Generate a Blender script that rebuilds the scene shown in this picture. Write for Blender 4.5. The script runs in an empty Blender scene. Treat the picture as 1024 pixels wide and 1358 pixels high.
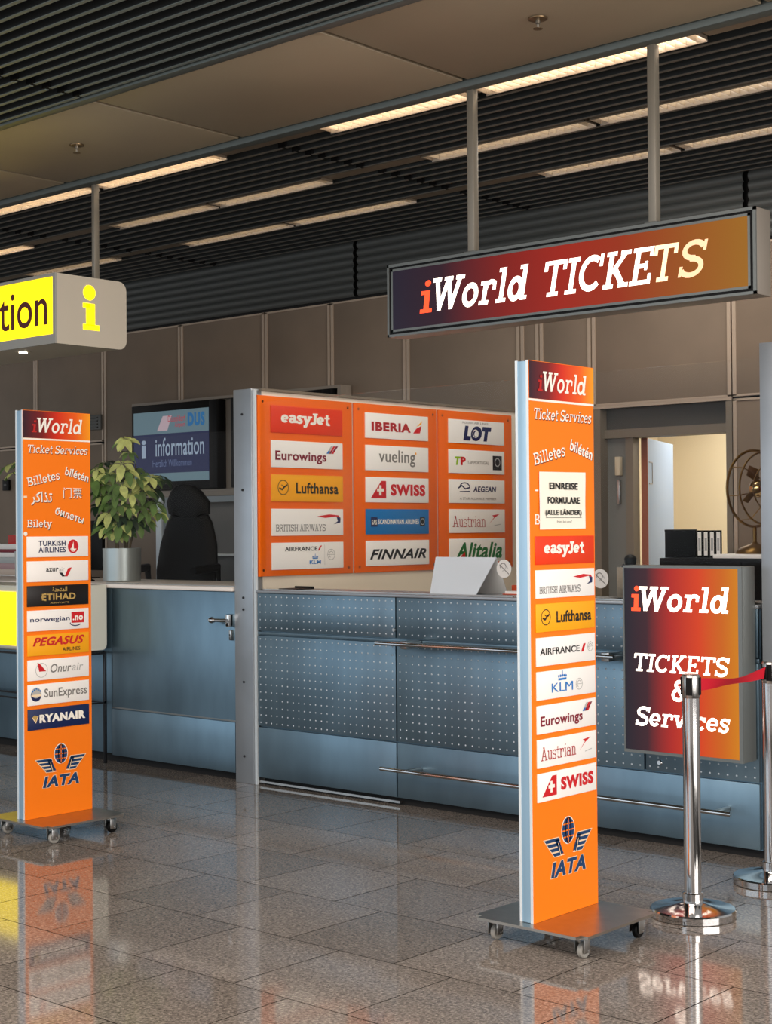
import bpy, bmesh, math, random
from mathutils import Vector, Matrix
random.seed(7)
C = bpy.context.scene.collection
PI = math.pi

def lin(c):
    return tuple(((x/255)/12.92 if x/255 <= .04045 else ((x/255+.055)/1.055)**2.4) for x in c)

# ------------------------------------------------------------------ camera
H = 1.5
def cam_axes(yaw, pitch, roll):
    f = Vector((-math.sin(yaw)*math.cos(pitch), math.cos(yaw)*math.cos(pitch), math.sin(pitch)))
    r = Vector((math.cos(yaw), math.sin(yaw), 0)); u = r.cross(f)
    return r*math.cos(roll)+u*math.sin(roll), -r*math.sin(roll)+u*math.cos(roll), f
R_, U_, F_ = cam_axes(.728158539, .0112339728, -.00826762142)
cd = bpy.data.cameras.new('camera'); cam = bpy.data.objects.new('camera', cd); C.objects.link(cam)
cd.sensor_fit = 'HORIZONTAL'; cd.sensor_width = 36; cd.lens = 2032.87/1024*36
cd.clip_start = .05; cd.clip_end = 100
m = Matrix.Identity(4)
for i in range(3): m[i][0] = R_[i]; m[i][1] = U_[i]; m[i][2] = -F_[i]
m[2][3] = H
cam.matrix_world = m
bpy.context.scene.camera = cam

# ------------------------------------------------------------------ light
w = bpy.data.worlds.new('hall'); bpy.context.scene.world = w; w.use_nodes = True
bg = w.node_tree.nodes['Background']; bg.inputs[0].default_value = (.95, .92, .9, 1); bg.inputs[1].default_value = .5
vs = bpy.context.scene.view_settings
vs.view_transform = 'Standard'; vs.look = 'None'; vs.gamma = 1; vs.use_curve_mapping = False; vs.exposure = .1
def area(name, loc, aim, sx, sy, col, L):
    """L is the radiance of the luminous surface"""
    d = bpy.data.lights.new(name, 'AREA'); d.shape = 'RECTANGLE'; d.size = sx; d.size_y = sy
    d.color = col; d.energy = L*PI*sx*sy
    o = bpy.data.objects.new(name, d); C.objects.link(o); o.location = loc
    o.rotation_euler = (Vector(aim)-Vector(loc)).to_track_quat('-Z', 'Y').to_euler()
    return o
area('daylight_window', (-10.5, -9, 3.2), (-8.5, 6, 1.2), 22, 5.0, (.66, .84, 1), 1.25)
area('hall_light_right', (7.5, 3.2, 2.7), (-3, 4.5, 1.0), 9, 4.2, (1, .94, .89), 7.0)
area('hall_light_overhead', (-2.6, .6, 3.9), (-3.0, 1.8, 0), 7, 2.6, (1, .85, .73), 10.0)
area('room_light', (-5.3, 10.3, 2.62), (-5.3, 10.31, 0), 1.8, .9, (1, .95, .87), 10.0)
area('booth_light', (-4.9, 7.6, 3.74), (-5.3, 7.7, 0), 1.4, .5, (1, .90, .78), 11.0)

# ------------------------------------------------------------------ materials
MATS = {}
def mat(name, col, rough=.5, metal=0., emit=0., spec=.5, noise=0, nscale=30, nstretch=(1, 1, 1), bump=0, coat=0, trans=0, alpha=1, var=0):
    if name in MATS: return MATS[name]
    M = bpy.data.materials.new(name); M.use_nodes = True; nt = M.node_tree; b = nt.nodes['Principled BSDF']
    c = lin(col); b.inputs['Base Color'].default_value = (*c, 1)
    b.inputs['Roughness'].default_value = rough; b.inputs['Metallic'].default_value = metal
    b.inputs['Specular IOR Level'].default_value = spec; b.inputs['Coat Weight'].default_value = coat
    b.inputs['Transmission Weight'].default_value = trans
    if emit: b.inputs['Emission Color'].default_value = (*c, 1); b.inputs['Emission Strength'].default_value = emit
    if noise or bump or var:
        g = nt.nodes.new('ShaderNodeNewGeometry'); mp = nt.nodes.new('ShaderNodeMapping'); mp.inputs['Scale'].default_value = nstretch
        n = nt.nodes.new('ShaderNodeTexNoise'); n.inputs['Scale'].default_value = nscale; n.inputs['Detail'].default_value = 3
        nt.links.new(g.outputs['Position'], mp.inputs[0]); nt.links.new(mp.outputs[0], n.inputs[0])
        fac = n.outputs[0]
        r = nt.nodes.new('ShaderNodeValToRGB'); r.color_ramp.elements[0].position = .3; r.color_ramp.elements[1].position = .7
        r.color_ramp.elements[0].color = (*[x*(1-noise) for x in c], 1); r.color_ramp.elements[1].color = (*[min(1, x*(1+noise)) for x in c], 1)
        nt.links.new(fac, r.inputs[0]); out = r.outputs[0]
        if var:
            oi = nt.nodes.new('ShaderNodeObjectInfo'); h = nt.nodes.new('ShaderNodeHueSaturation')
            mr = nt.nodes.new('ShaderNodeMapRange'); mr.inputs[3].default_value = 1-var; mr.inputs[4].default_value = 1+var
            nt.links.new(oi.outputs['Random'], mr.inputs[0]); nt.links.new(mr.outputs[0], h.inputs['Value']); nt.links.new(out, h.inputs['Color']); out = h.outputs[0]
        nt.links.new(out, b.inputs['Base Color'])
        if bump:
            bp = nt.nodes.new('ShaderNodeBump'); bp.inputs['Strength'].default_value = bump; bp.inputs['Distance'].default_value = .002
            nt.links.new(fac, bp.inputs['Height']); nt.links.new(bp.outputs[0], b.inputs['Normal'])
    MATS[name] = M; return M
def ramp_mat(name, stops, emit=0., rough=.35, base=1., fade=None):
    """printed / backlit gradient running along the face"""
    M = bpy.data.materials.new(name); M.use_nodes = True; nt = M.node_tree; b = nt.nodes['Principled BSDF']
    tc = nt.nodes.new('ShaderNodeTexCoord'); sx = nt.nodes.new('ShaderNodeSeparateXYZ'); r = nt.nodes.new('ShaderNodeValToRGB')
    nt.links.new(tc.outputs['Generated'], sx.inputs[0])
    nt.links.new(sx.outputs[0 if fade != 'y' else 1], r.inputs[0])
    cr = r.color_ramp
    for i, (p, c) in enumerate(stops):
        e = cr.elements[i] if i < 2 else cr.elements.new(p)
        e.position = p; e.color = (*lin(c), 1)
    b.inputs['Roughness'].default_value = rough
    if emit:
        b.inputs['Specular IOR Level'].default_value = .12; b.inputs['Base Color'].default_value = (.01, .01, .01, 1); nt.links.new(r.outputs[0], b.inputs['Emission Color']); b.inputs['Emission Strength'].default_value = emit
    else: nt.links.new(r.outputs[0], b.inputs['Base Color'])
    MATS[name] = M; return M
def glass_mat():
    M = bpy.data.materials.new('glass'); M.use_nodes = True; nt = M.node_tree; nt.nodes.clear()
    o = nt.nodes.new('ShaderNodeOutputMaterial'); t = nt.nodes.new('ShaderNodeBsdfTransparent'); t.inputs[0].default_value = (.985, .99, .988, 1)
    g = nt.nodes.new('ShaderNodeBsdfGlossy'); g.inputs['Roughness'].default_value = .02
    lw = nt.nodes.new('ShaderNodeLayerWeight'); pw = nt.nodes.new('ShaderNodeMath'); pw.operation = 'POWER'; pw.inputs[1].default_value = 5
    f = nt.nodes.new('ShaderNodeMath'); f.operation = 'MULTIPLY_ADD'; f.inputs[1].default_value = .9; f.inputs[2].default_value = .003; mx = nt.nodes.new('ShaderNodeMixShader')
    nt.links.new(lw.outputs['Facing'], pw.inputs[0]); nt.links.new(pw.outputs[0], f.inputs[0])
    nt.links.new(f.outputs[0], mx.inputs[0]); nt.links.new(t.outputs[0], mx.inputs[1]); nt.links.new(g.outputs[0], mx.inputs[2]); nt.links.new(mx.outputs[0], o.inputs[0])
    return M
GLASS = glass_mat()
def granite(name, brick):
    M = bpy.data.materials.new(name); M.use_nodes = True; nt = M.node_tree; b = nt.nodes['Principled BSDF']; L = nt.links.new
    g = nt.nodes.new('ShaderNodeNewGeometry')
    n1 = nt.nodes.new('ShaderNodeTexNoise'); n1.inputs['Scale'].default_value = 95; n1.inputs['Detail'].default_value = 4; n1.inputs['Roughness'].default_value = .75
    v = nt.nodes.new('ShaderNodeTexVoronoi'); v.inputs['Scale'].default_value = 120
    n2 = nt.nodes.new('ShaderNodeTexNoise'); n2.inputs['Scale'].default_value = 1.3
    for n in (n1, v, n2): L(g.outputs['Position'], n.inputs['Vector'])
    r = nt.nodes.new('ShaderNodeValToRGB'); e = r.color_ramp.elements
    e[0].position = .32; e[0].color = (*lin((104, 97, 91)), 1); e[1].position = .68; e[1].color = (*lin((200, 186, 172)), 1)
    k = e.new(.5); k.color = (*lin((152, 141, 131)), 1)
    L(n1.outputs[0], r.inputs[0])
    mx = nt.nodes.new('ShaderNodeMix'); mx.data_type = 'RGBA'; mx.blend_type = 'MULTIPLY'; mx.inputs[0].default_value = .45
    L(r.outputs[0], mx.inputs[6]); sv = nt.nodes.new('ShaderNodeSeparateXYZ'); L(v.outputs['Color'], sv.inputs[0]); L(sv.outputs[0], mx.inputs[7])
    hs = nt.nodes.new('ShaderNodeHueSaturation'); hs.inputs['Saturation'].default_value = .8
    oi = nt.nodes.new('ShaderNodeObjectInfo'); mr = nt.nodes.new('ShaderNodeMapRange'); mr.inputs[3].default_value = .80; mr.inputs[4].default_value = 1.10
    L(oi.outputs['Random'], mr.inputs[0])
    if not brick: L(mr.outputs[0], hs.inputs['Value'])
    L(mx.outputs[2], hs.inputs['Color'])
    L(hs.outputs[0], b.inputs['Base Color'])
    rr = nt.nodes.new('ShaderNodeMapRange'); rr.inputs[3].default_value = .045; rr.inputs[4].default_value = .085
    L(n2.outputs[0], rr.inputs[0]); L(rr.outputs[0], b.inputs['Roughness'])
    bp = nt.nodes.new('ShaderNodeBump'); bp.inputs['Strength'].default_value = .004; bp.inputs['Distance'].default_value = .001
    L(n1.outputs[0], bp.inputs['Height']); L(bp.outputs[0], b.inputs['Normal'])
    b.inputs['Specular IOR Level'].default_value = .55
    MATS[name] = M; return M

STEEL = mat('brushed blue steel', (114, 138, 153), .38, .85, noise=.13, nscale=6, nstretch=(1, 1, .35), bump=0)
STEEL2 = mat('post steel', (170, 176, 182), .42, .7, noise=.06, nscale=5)
CHROME = mat('chrome', (205, 205, 205), .1, 1)
SATIN = mat('satin steel', (180, 180, 178), .28, 1)
PLATE = mat('base plate steel', (176, 168, 158), .3, 1, noise=.08, nscale=20)
DARKGAP = mat('dark gap', (14, 14, 15), .8)
BLACK = mat('black plastic', (8, 8, 9), .5, spec=.2)
BLACKM = mat('matt black', (9, 9, 10), .8, spec=.2, noise=.2, nscale=60)
ORANGE = mat('orange print', (255, 128, 16), .4, spec=.35)
ORANGE2 = mat('orange acrylic', (246, 108, 10), .25)
ALU = mat('pale blue aluminium', (150, 186, 212), .4, .25)
ALUW = mat('white aluminium edge', (214, 224, 230), .4, .1)
WHITE = mat('white plate', (252, 250, 246), .4)
CREAM = mat('white wall paint', (232, 222, 204), .6)
ROOMW = mat('cream room wall', (226, 210, 178), .7)
FABRIC = mat('taupe panel', (128, 113, 98), .75, noise=.06, nscale=3, bump=0)
TRIMW = mat('taupe panel trim', (182, 164, 146), .5, .2)
RODM = mat('rod paint', (132, 126, 114), .4, .2)
CORR = mat('corrugated cladding', (84, 87, 86), .55, .3)
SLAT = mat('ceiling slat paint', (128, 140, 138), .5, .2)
SLAT_SHADE = mat('slat side shade', (40, 44, 45), .6)  # sides darkened in colour to stand in for shade between the slats
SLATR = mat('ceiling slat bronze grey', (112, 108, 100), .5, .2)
CPANEL = mat('ceiling panel', (172, 158, 134), .5, .1, noise=.03, nscale=2)
RAIL = mat('ceiling rail', (98, 106, 104), .45, .4)
NAVY = mat('navy ink', (22, 32, 84), .5); RED = mat('red ink', (206, 22, 32), .45); DRED = mat('dark red ink', (130, 20, 44), .45)
INK = mat('black ink', (20, 20, 24), .5); GREY = mat('grey ink', (128, 126, 122), .5); LGREY = mat('pale grey ink', (186, 186, 184), .5)
GOLD = mat('gold ink', (200, 168, 96), .4, .2); BLUE = mat('blue ink', (26, 120, 200), .5); GREEN = mat('green ink', (14, 112, 52), .5)
YEL = mat('yellow plate', (255, 176, 14), .4); REDPL = mat('red orange plate', (236, 58, 10), .35); NAVYPL = mat('navy plate', (12, 34, 84), .4)
BLACKPL = mat('black plate', (22, 16, 14), .35); BLUEPL = mat('blue plate', (20, 116, 186), .35)
WINK = mat('white ink', (250, 246, 236), .45); CREAMINK = mat('cream ink', (250, 226, 190), .5); DSH = mat('letter shadow ink', (120, 44, 6), .5)
IATAB = mat('slate blue ink', (14, 58, 104), .45); REDI = mat('dull red ink', (176, 20, 24), .45); LIME = mat('lime ink', (150, 200, 40), .5)

# ------------------------------------------------------------------ mesh builder
class MB:
    def __init__(s): s.bm = bmesh.new(); s.mats = []
    def mi(s, m):
        if m not in s.mats: s.mats.append(m)
        return s.mats.index(m)
    def face(s, pts, m):
        vs_ = [s.bm.verts.new(p) for p in pts]
        f = s.bm.faces.new(vs_); f.material_index = s.mi(m); return f
    def box(s, x0, x1, y0, y1, z0, z1, m, bev=0, seg=2):
        t = bmesh.new(); bmesh.ops.create_cube(t, size=1)
        for v in t.verts: v.co = Vector(((x0+x1)/2+v.co.x*(x1-x0), (y0+y1)/2+v.co.y*(y1-y0), (z0+z1)/2+v.co.z*(z1-z0)))
        if bev: bmesh.ops.bevel(t, geom=t.edges[:], offset=bev, segments=seg, profile=.5, affect='EDGES')
        s.merge(t, m); return s
    def merge(s, t, m, mtx=None):
        k = s.mi(m); mp = {}
        for v in t.verts: mp[v] = s.bm.verts.new(mtx @ v.co if mtx else v.co)
        for f in t.faces:
            try: n = s.bm.faces.new([mp[v] for v in f.verts]); n.material_index = k; n.smooth = f.smooth
            except ValueError: pass
        t.free()
    def tube(s, pts, r, m, seg=10, cap=True, closed=False):
        pts = [Vector(p) for p in pts]; n = len(pts); k = s.mi(m); rings = []; prev = None
        rr = r if isinstance(r, (list, tuple)) else [r]*n
        for i, p in enumerate(pts):
            if closed: d = pts[(i+1) % n]-pts[i-1]
            else: d = pts[min(i+1, n-1)]-pts[max(i-1, 0)]
            d.normalize()
            a = prev if prev else (Vector((0, 0, 1)) if abs(d.z) < .9 else Vector((1, 0, 0)))
            x = (a-d*a.dot(d)).normalized(); y = d.cross(x); prev = x
            rings.append([s.bm.verts.new(p+(x*math.cos(2*PI*j/seg)+y*math.sin(2*PI*j/seg))*rr[i]) for j in range(seg)])
        for i in range(n if closed else n-1):
            A = rings[i]; B = rings[(i+1) % n]
            for j in range(seg):
                f = s.bm.faces.new((A[j], A[(j+1) % seg], B[(j+1) % seg], B[j])); f.material_index = k; f.smooth = True
        if cap and not closed:
            for q in (rings[0][::-1], rings[-1]):
                f = s.bm.faces.new(q); f.material_index = k
        return s
    def lathe(s, prof, c, m, seg=28, axis='z'):
        k = s.mi(m); rings = []
        for (r, h) in prof:
            ring = []
            for j in range(seg):
                a = 2*PI*j/seg; x, y = r*math.cos(a), r*math.sin(a)
                p = {'z': (x, y, h), 'y': (x, h, y), 'x': (h, x, y)}[axis]
                ring.append(s.bm.verts.new(Vector(c)+Vector(p)))
            rings.append(ring)
        for A, B in zip(rings, rings[1:]):
            for j in range(seg):
                f = s.bm.faces.new((A[j], A[(j+1) % seg], B[(j+1) % seg], B[j])); f.material_index = k; f.smooth = True
        for q in (rings[0][::-1], rings[-1]):
            f = s.bm.faces.new(q); f.material_index = k
        return s
    def mesh(s, name, off=(0, 0, 0)):
        off = Vector(off)
        bmesh.ops.remove_doubles(s.bm, verts=s.bm.verts[:], dist=1e-6)
        for v in s.bm.verts: v.co -= off
        bmesh.ops.recalc_face_normals(s.bm, faces=s.bm.faces[:])
        me = bpy.data.meshes.new(name); s.bm.to_mesh(me); s.bm.free()
        for m_ in s.mats: me.materials.append(m_)
        me.set_sharp_from_angle(angle=math.radians(35))
        return me
WLOC = {}
def wl(o): return WLOC.get(o.name, Vector((0, 0, 0))) if o else Vector((0, 0, 0))
def obj(name, mb, parent=None, label=None, cat=None, group=None, kind=None, loc=None):
    """loc: world position of the object's origin; geometry is given in world coordinates"""
    base = Vector(loc) if loc is not None else wl(parent)
    me = mb.mesh(name, base) if isinstance(mb, MB) else mb
    o = bpy.data.objects.new(name, me); C.objects.link(o)
    if parent: o.parent = parent
    o.location = base-wl(parent); WLOC[o.name] = base
    return tag(o, label, cat, group, kind)
def tag(o, label=None, cat=None, group=None, kind=None):
    if label: o['label'] = label
    if cat: o['category'] = cat
    if group: o['group'] = group
    if kind: o['kind'] = kind
    return o
def empty(name, loc, label=None, cat=None, group=None, kind=None, parent=None):
    o = bpy.data.objects.new(name, None); C.objects.link(o); o.empty_display_size = .1
    if parent: o.parent = parent
    o.location = Vector(loc)-wl(parent); WLOC[o.name] = Vector(loc)
    return tag(o, label, cat, group, kind)
def B(x0, x1, y0, y1, z0, z1, m, bev=0): return MB().box(x0, x1, y0, y1, z0, z1, m, bev)

# ------------------------------------------------------------------ flat art: text, slab letters, shapes
TCACHE = {}
def text2d(s, bold=0., shear=0.):
    key = (s, bold, shear)
    if key not in TCACHE:
        c = bpy.data.curves.new('t', 'FONT'); c.body = s; c.resolution_u = 4; c.offset = bold; c.shear = shear; c.space_character = 1+bold*2.4
        o = bpy.data.objects.new('t', c); me = bpy.data.meshes.new_from_object(o)
        v = [(p.co.x, p.co.y) for p in me.vertices]; f = [tuple(p.vertices) for p in me.polygons]
        bpy.data.objects.remove(o); bpy.data.curves.remove(c); bpy.data.meshes.remove(me)
        TCACHE[key] = (v, f)
    return TCACHE[key]
def arc(cx, cy, rx, ry, a0, a1, n=14):
    return [(cx+rx*math.cos(math.radians(a0+(a1-a0)*i/n)), cy+ry*math.sin(math.radians(a0+(a1-a0)*i/n))) for i in range(n+1)]
def strip(pts, w, out, closed=False):
    n = len(pts); L = []; Rr = []
    for i in range(n):
        a = pts[i-1] if (i > 0 or closed) else pts[i]; b = pts[(i+1) % n] if (i < n-1 or closed) else pts[i]
        d0 = (pts[i][0]-a[0], pts[i][1]-a[1]); d1 = (b[0]-pts[i][0], b[1]-pts[i][1])
        def nm(d): l = math.hypot(*d) or 1; return (d[0]/l, d[1]/l)
        d0, d1 = nm(d0), nm(d1)
        if d0 == (0, 0): d0 = d1
        if d1 == (0, 0): d1 = d0
        n0 = (-d0[1], d0[0]); n1 = (-d1[1], d1[0]); mx, my = n0[0]+n1[0], n0[1]+n1[1]; l = math.hypot(mx, my) or 1; mx /= l; my /= l
        k = w/2/max(.5, mx*n0[0]+my*n0[1])
        L.append((pts[i][0]+mx*k, pts[i][1]+my*k)); Rr.append((pts[i][0]-mx*k, pts[i][1]-my*k))
    for i in range(n if closed else n-1):
        j = (i+1) % n; out.append([Rr[i], Rr[j], L[j], L[i]])
XH = .70
def slab_glyph(ch, w):
    """a slab-serif letter as a list of convex polygons, cap height 1; returns (polygons, advance)"""
    P = []; t = w*.72
    def V(x, y0, y1, ww=w): P.append([(x-ww/2, y0), (x+ww/2, y0), (x+ww/2, y1), (x-ww/2, y1)])
    def Hb(x0, x1, y0, y1=None): y1 = y0+t if y1 is None else y1; P.append([(x0, y0), (x1, y0), (x1, y1), (x0, y1)])
    def St(pts, ww=w, closed=False): strip(pts, ww, P, closed)
    def foot(x, l=.11): Hb(x-w/2-l, x+w/2+l, 0)
    def head(x, y, l=.11): Hb(x-w/2-l, x+w/2+l, y-t, y)
    def headl(x, y, l=.12): Hb(x-w/2-l, x, y-t, y)
    h = w/2
    if ch in 'iī':
        x = .13+h; V(x, 0, XH); foot(x); headl(x, XH); P.append(arc(x, .93, w*.58, w*.58, 0, 360, 12)[:-1]); return P, 2*x
    if ch == 'l': x = .13+h; V(x, 0, 1.02); foot(x); headl(x, 1.02); return P, 2*x
    if ch == 'I': x = .15+h; V(x, 0, 1); foot(x, .13); head(x, 1, .13); return P, 2*x
    if ch == 'T':
        W = .86; V(W/2, 0, 1); foot(W/2, .13); Hb(0, W, 1-t, 1); V(h*.8, .72, 1, w*.8); V(W-h*.8, .72, 1, w*.8); return P, W
    if ch == 'W':
        St([(.16, .97), (.40, 0.06)]); St([(.40, .06), (.66, .97)]); St([(.66, .97), (.90, .06)]); St([(.90, .06), (1.16, .97)])
        for x in (.16, .66, 1.16): head(x, 1, .1)
        Hb(.40-h, .40+h, 0, .08); Hb(.90-h, .90+h, 0, .08); return P, 1.32
    if ch == 'V' or ch == 'Y':
        if ch == 'Y': St([(.14, .96), (.42, .45)]); St([(.70, .96), (.42, .45)]); V(.42, 0, .48); foot(.42)
        head(.14, 1, .08); head(.70, 1, .08); return P, .86
    if ch == 'C' or ch == 'G':
        St(arc(.45, .5, .45-h, .5-h, 52, 318, 22)); V(.80-h*.2, .66, 1.0, w*.7); return P, .88
    if ch == 'S':
        St(arc(.38, .74, .36-h, .26-h*.55, 20, 270, 14)+arc(.38, .26, .38-h, .27-h*.55, 90, -160, 14)); V(.70, .70, 1, w*.65); V(.05+h*.3, 0, .30, w*.65); return P, .78
    if ch == 'K':
        V(.15+h, 0, 1); foot(.15+h, .1); head(.15+h, 1, .1); St([(.15+w, .42), (.74, .94)], w*.85); St([(.38, .56), (.76, .06)], w); Hb(.60, .96, 0); Hb(.56, .92, 1-t, 1); return P, .98
    if ch == 'E':
        x = .10+h; V(x, 0, 1); Hb(0, .74, 0); Hb(0, .72, 1-t, 1); Hb(x, .52, .5-t/2); V(.74-h*.7, 0, .28, w*.7); V(.72-h*.7, .74, 1, w*.7); V(.52, .38, .62, w*.6); return P, .80
    if ch == 'B':
        x = .10+h; V(x, 0, 1); Hb(0, .45, 0); Hb(0, .43, 1-t, 1); Hb(x, .45, .5-t/2); St(arc(.43, .76, .26, .24-t/2, 90, -90, 10)); St(arc(.45, .26, .28, .26-t/2, 90, -90, 10)); return P, .82
    if ch == 'R':
        x = .10+h; V(x, 0, 1); foot(x, .1); Hb(0, .45, 1-t, 1); Hb(x, .45, .46); St(arc(.44, .74, .26, .26-t/2, 90, -90, 10)); St([(.42, .5), (.70, .05)]); Hb(.62, .92, 0); return P, .90
    if ch == 'H':
        V(.12+h, 0, 1); V(.72, 0, 1)
        for x in (.12+h, .72): foot(x, .1); head(x, 1, .1)
        Hb(.2, .72, .5-t/2); return P, .92
    if ch == 'A':
        St([(.16, .03), (.44, .97)]); St([(.44, .97), (.74, .03)]); Hb(.26, .64, .28); Hb(0, .32, 0); Hb(.56, .90, 0); Hb(.28, .5, 1-t, 1); return P, .90
    if ch == 'J': V(.34, .2, 1); St(arc(.16, .2, .18, .18, 0, -150, 8)); head(.34, 1, .1); return P, .52
    if ch == 'r':
        x = .12+h; V(x, 0, XH); foot(x, .11); headl(x, XH); St([(x, XH*.55)]+arc(x+.22, XH-.22, .2, .2-h*.3, 140, 40, 6), w*.85); V(x+.37, XH*.58, XH*.95, w*.75); return P, x+.46
    if ch == 'o': St(arc(.33, XH/2, .33-h, XH/2-h*.8, 0, 360, 22)[:-1], w, True); return P, .70
    if ch == 'e':
        St(arc(.32, XH/2, .32-h, XH/2-h*.8, 0, 320, 20)); Hb(.06, .63-h*.4, XH/2-t*.45, XH/2+t*.35); return P, .68
    if ch == 'c': St(arc(.31, XH/2, .31-h, XH/2-h*.8, 48, 318, 18)); V(.52, XH*.62, XH*.98, w*.75); return P, .62
    if ch == 'd':
        x = .60; St(arc(.30, XH/2, .30-h, XH/2-h*.8, 0, 360, 20)[:-1], w, True); V(x, 0, 1.02); headl(x, 1.02); Hb(x, x+h+.11, 0); return P, .80
    if ch == 'a':
        x = .50; St(arc(.27, XH*.30, .27-h, XH*.30-h*.5, 0, 360, 16)[:-1], w*.85, True); V(x, 0, XH*.7); St(arc(.29, XH*.66, .21, XH*.34-h*.5, 0, 160, 8), w*.9); Hb(x, x+h+.1, 0); return P, .68
    if ch == 's':
        St(arc(.26, XH*.74, .24-h*.8, XH*.26-h*.4, 20, 270, 10)+arc(.26, XH*.26, .26-h*.8, XH*.27-h*.4, 90, -160, 10), w*.85); V(.48, XH*.66, XH, w*.55); V(.05, 0, XH*.34, w*.55); return P, .56
    if ch == 'v':
        St([(.12, XH*.96), (.34, .03)]); St([(.34, .03), (.58, XH*.96)]); head(.12, XH, .08); head(.58, XH, .08); return P, .72
    if ch == 'y':
        St([(.12, XH*.96), (.36, .03)]); St([(.60, XH*.96), (.26, -.25)]+[(.08, -.26)]); head(.12, XH, .08); head(.60, XH, .08); return P, .74
    if ch == 'k':
        V(.12+h, 0, 1.02); foot(.12+h, .1); headl(.12+h, 1.02); St([(.25, .25), (.58, XH*.92)], w*.8); St([(.34, .36), (.60, .05)], w); Hb(.5, .80, 0); Hb(.42, .74, XH-t, XH); return P, .82
    if ch == 't': x = .12+h; St([(x, .92), (x, .16)]+arc(x+.16, .16, .16, .14, 180, 310, 6), w*.95); Hb(0, x+.24, XH-t, XH); return P, x+.28
    if ch in 'nu':
        a, b_ = .12+h, .12+h+.36
        if ch == 'n':
            V(a, 0, XH); foot(a, .1); headl(a, XH); St([(a, XH*.6)]+arc((a+b_)/2, XH*.66, .18, XH*.34-h*.6, 160, 0, 8)+[(b_, 0)], w); foot(b_, .09)
        else:
            St([(a, XH), (a, XH*.36)]+arc((a+b_)/2, XH*.34, .18, XH*.34-h*.6, 180, 350, 8)); V(b_, 0, XH); headl(a, XH); headl(b_, XH, .1); Hb(b_, b_+h+.1, 0)
        return P, b_+h+.12
    if ch == '&':
        St(arc(.36, .76, .17, .19-h*.3, -60, 240, 14)+[(.30, .58), (.72, .05)]); St(arc(.36, .29, .30-h*.2, .27-h*.3, 120, 350, 14)+[(.72, .48)]); Hb(.56, .84, .42); return P, .88
    return P, .4
def slab_text(s, w=.16, shear=.2, gap=.035):
    polys = []; x = 0
    for ch in s:
        if ch == ' ': x += .36; continue
        P, a = slab_glyph(ch, w)
        for p in P: polys.append([(q[0]+x+q[1]*shear, q[1]) for q in p])
        x += a+gap
    return polys
class Art:
    """flat print and applied letters on the plane o + u*U + v*V"""
    def __init__(s, o, U, V, N): s.o = Vector(o); s.U = Vector(U); s.V = Vector(V); s.N = Vector(N); s.v = []; s.f = []; s.m = []; s.mats = []; s.box = (0, 0, 1, 1)
    def frame(s, u, v, w_, h_): s.box = (u, v, w_, h_); return s
    def pt(s, x, y, l): b = s.box; return s.o+s.U*(b[0]+x*b[2])+s.V*(b[1]+y*b[3])+s.N*(.0008*l)
    def raw(s, vs_, fs, m, l, step=0):
        if m not in s.mats: s.mats.append(m)
        k = len(s.v); s.v += [s.pt(x, y, l) for x, y in vs_]
        if step:
            for n_, f in enumerate(fs):
                for i in f: s.v[i+k] = s.v[i+k]+s.N*(.00003*(n_ % 24))
        s.f += [tuple(i+k for i in f) for f in fs]; s.m += [s.mats.index(m)]*len(fs)
    def P(s, pts, m, l=1): s.raw(pts, [tuple(range(len(pts)))], m, l)
    def rect(s, x0, y0, x1, y1, m, l=1): s.P([(x0, y0), (x1, y0), (x1, y1), (x0, y1)], m, l)
    def D(s, cx, cy, rx, ry, m, l=1, n=20): s.P(arc(cx, cy, rx, ry, 0, 360, n)[:-1], m, l)
    def A(s): b = s.box; return b[2]/b[3]
    def L(s, pts, w_, m, l=1, closed=False):
        """stroke: points in box units, width in box heights"""
        a = s.A(); out = []; strip([(x*a, y) for x, y in pts], w_, out, closed)
        for q in out: s.P([(x/a, y) for x, y in q], m, l)
    def ring(s, cx, cy, r, w_, m, l=1, sq=1): s.L(arc(cx, cy, r*sq/s.A(), r, 0, 360, 24)[:-1], w_, m, l, True)
    def _fit(s, vs_, x0, y0, x1, y1, rot=0):
        ax = [p[0] for p in vs_]; ay = [p[1] for p in vs_]; a0, a1, b0, b1 = min(ax), max(ax), min(ay), max(ay)
        out = [(x0+(p[0]-a0)/(a1-a0)*(x1-x0), y0+(p[1]-b0)/(b1-b0)*(y1-y0)) for p in vs_]
        if rot:
            cx, cy = (x0+x1)/2, (y0+y1)/2; a = s.A(); c, n = math.cos(math.radians(rot)), math.sin(math.radians(rot))
            out = [(cx+((x-cx)*a*c-(y-cy)*n)/a, cy+(x-cx)*a*n+(y-cy)*c) for x, y in out]
        return out
    def T(s, t, x0, y0, x1, y1, m, bold=0., shear=0., l=2, rot=0):
        v, f = text2d(t, bold, shear); s.raw(s._fit(v, x0, y0, x1, y1, rot), f, m, l)
    def S(s, t, x0, y0, x1, y1, m, w_=.16, shear=.2, l=2, rot=0, gap=.035):
        ps = slab_text(t, w_, shear, gap); v = [q for p in ps for q in p]; v = s._fit(v, x0, y0, x1, y1, rot); f = []; k = 0
        for p in ps: f.append(tuple(range(k, k+len(p)))); k += len(p)
        s.raw(v, f, m, l, 1)
    def make(s, name, parent, label=None):
        base = wl(parent); me = bpy.data.meshes.new(name); me.from_pydata([tuple(v-base) for v in s.v], [], s.f)
        for m_ in s.mats: me.materials.append(m_)
        me.polygons.foreach_set('material_index', s.m); me.update()
        o = bpy.data.objects.new(name, me); C.objects.link(o); o.parent = parent; WLOC[o.name] = base
        if label: o['label'] = label
        return o
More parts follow.
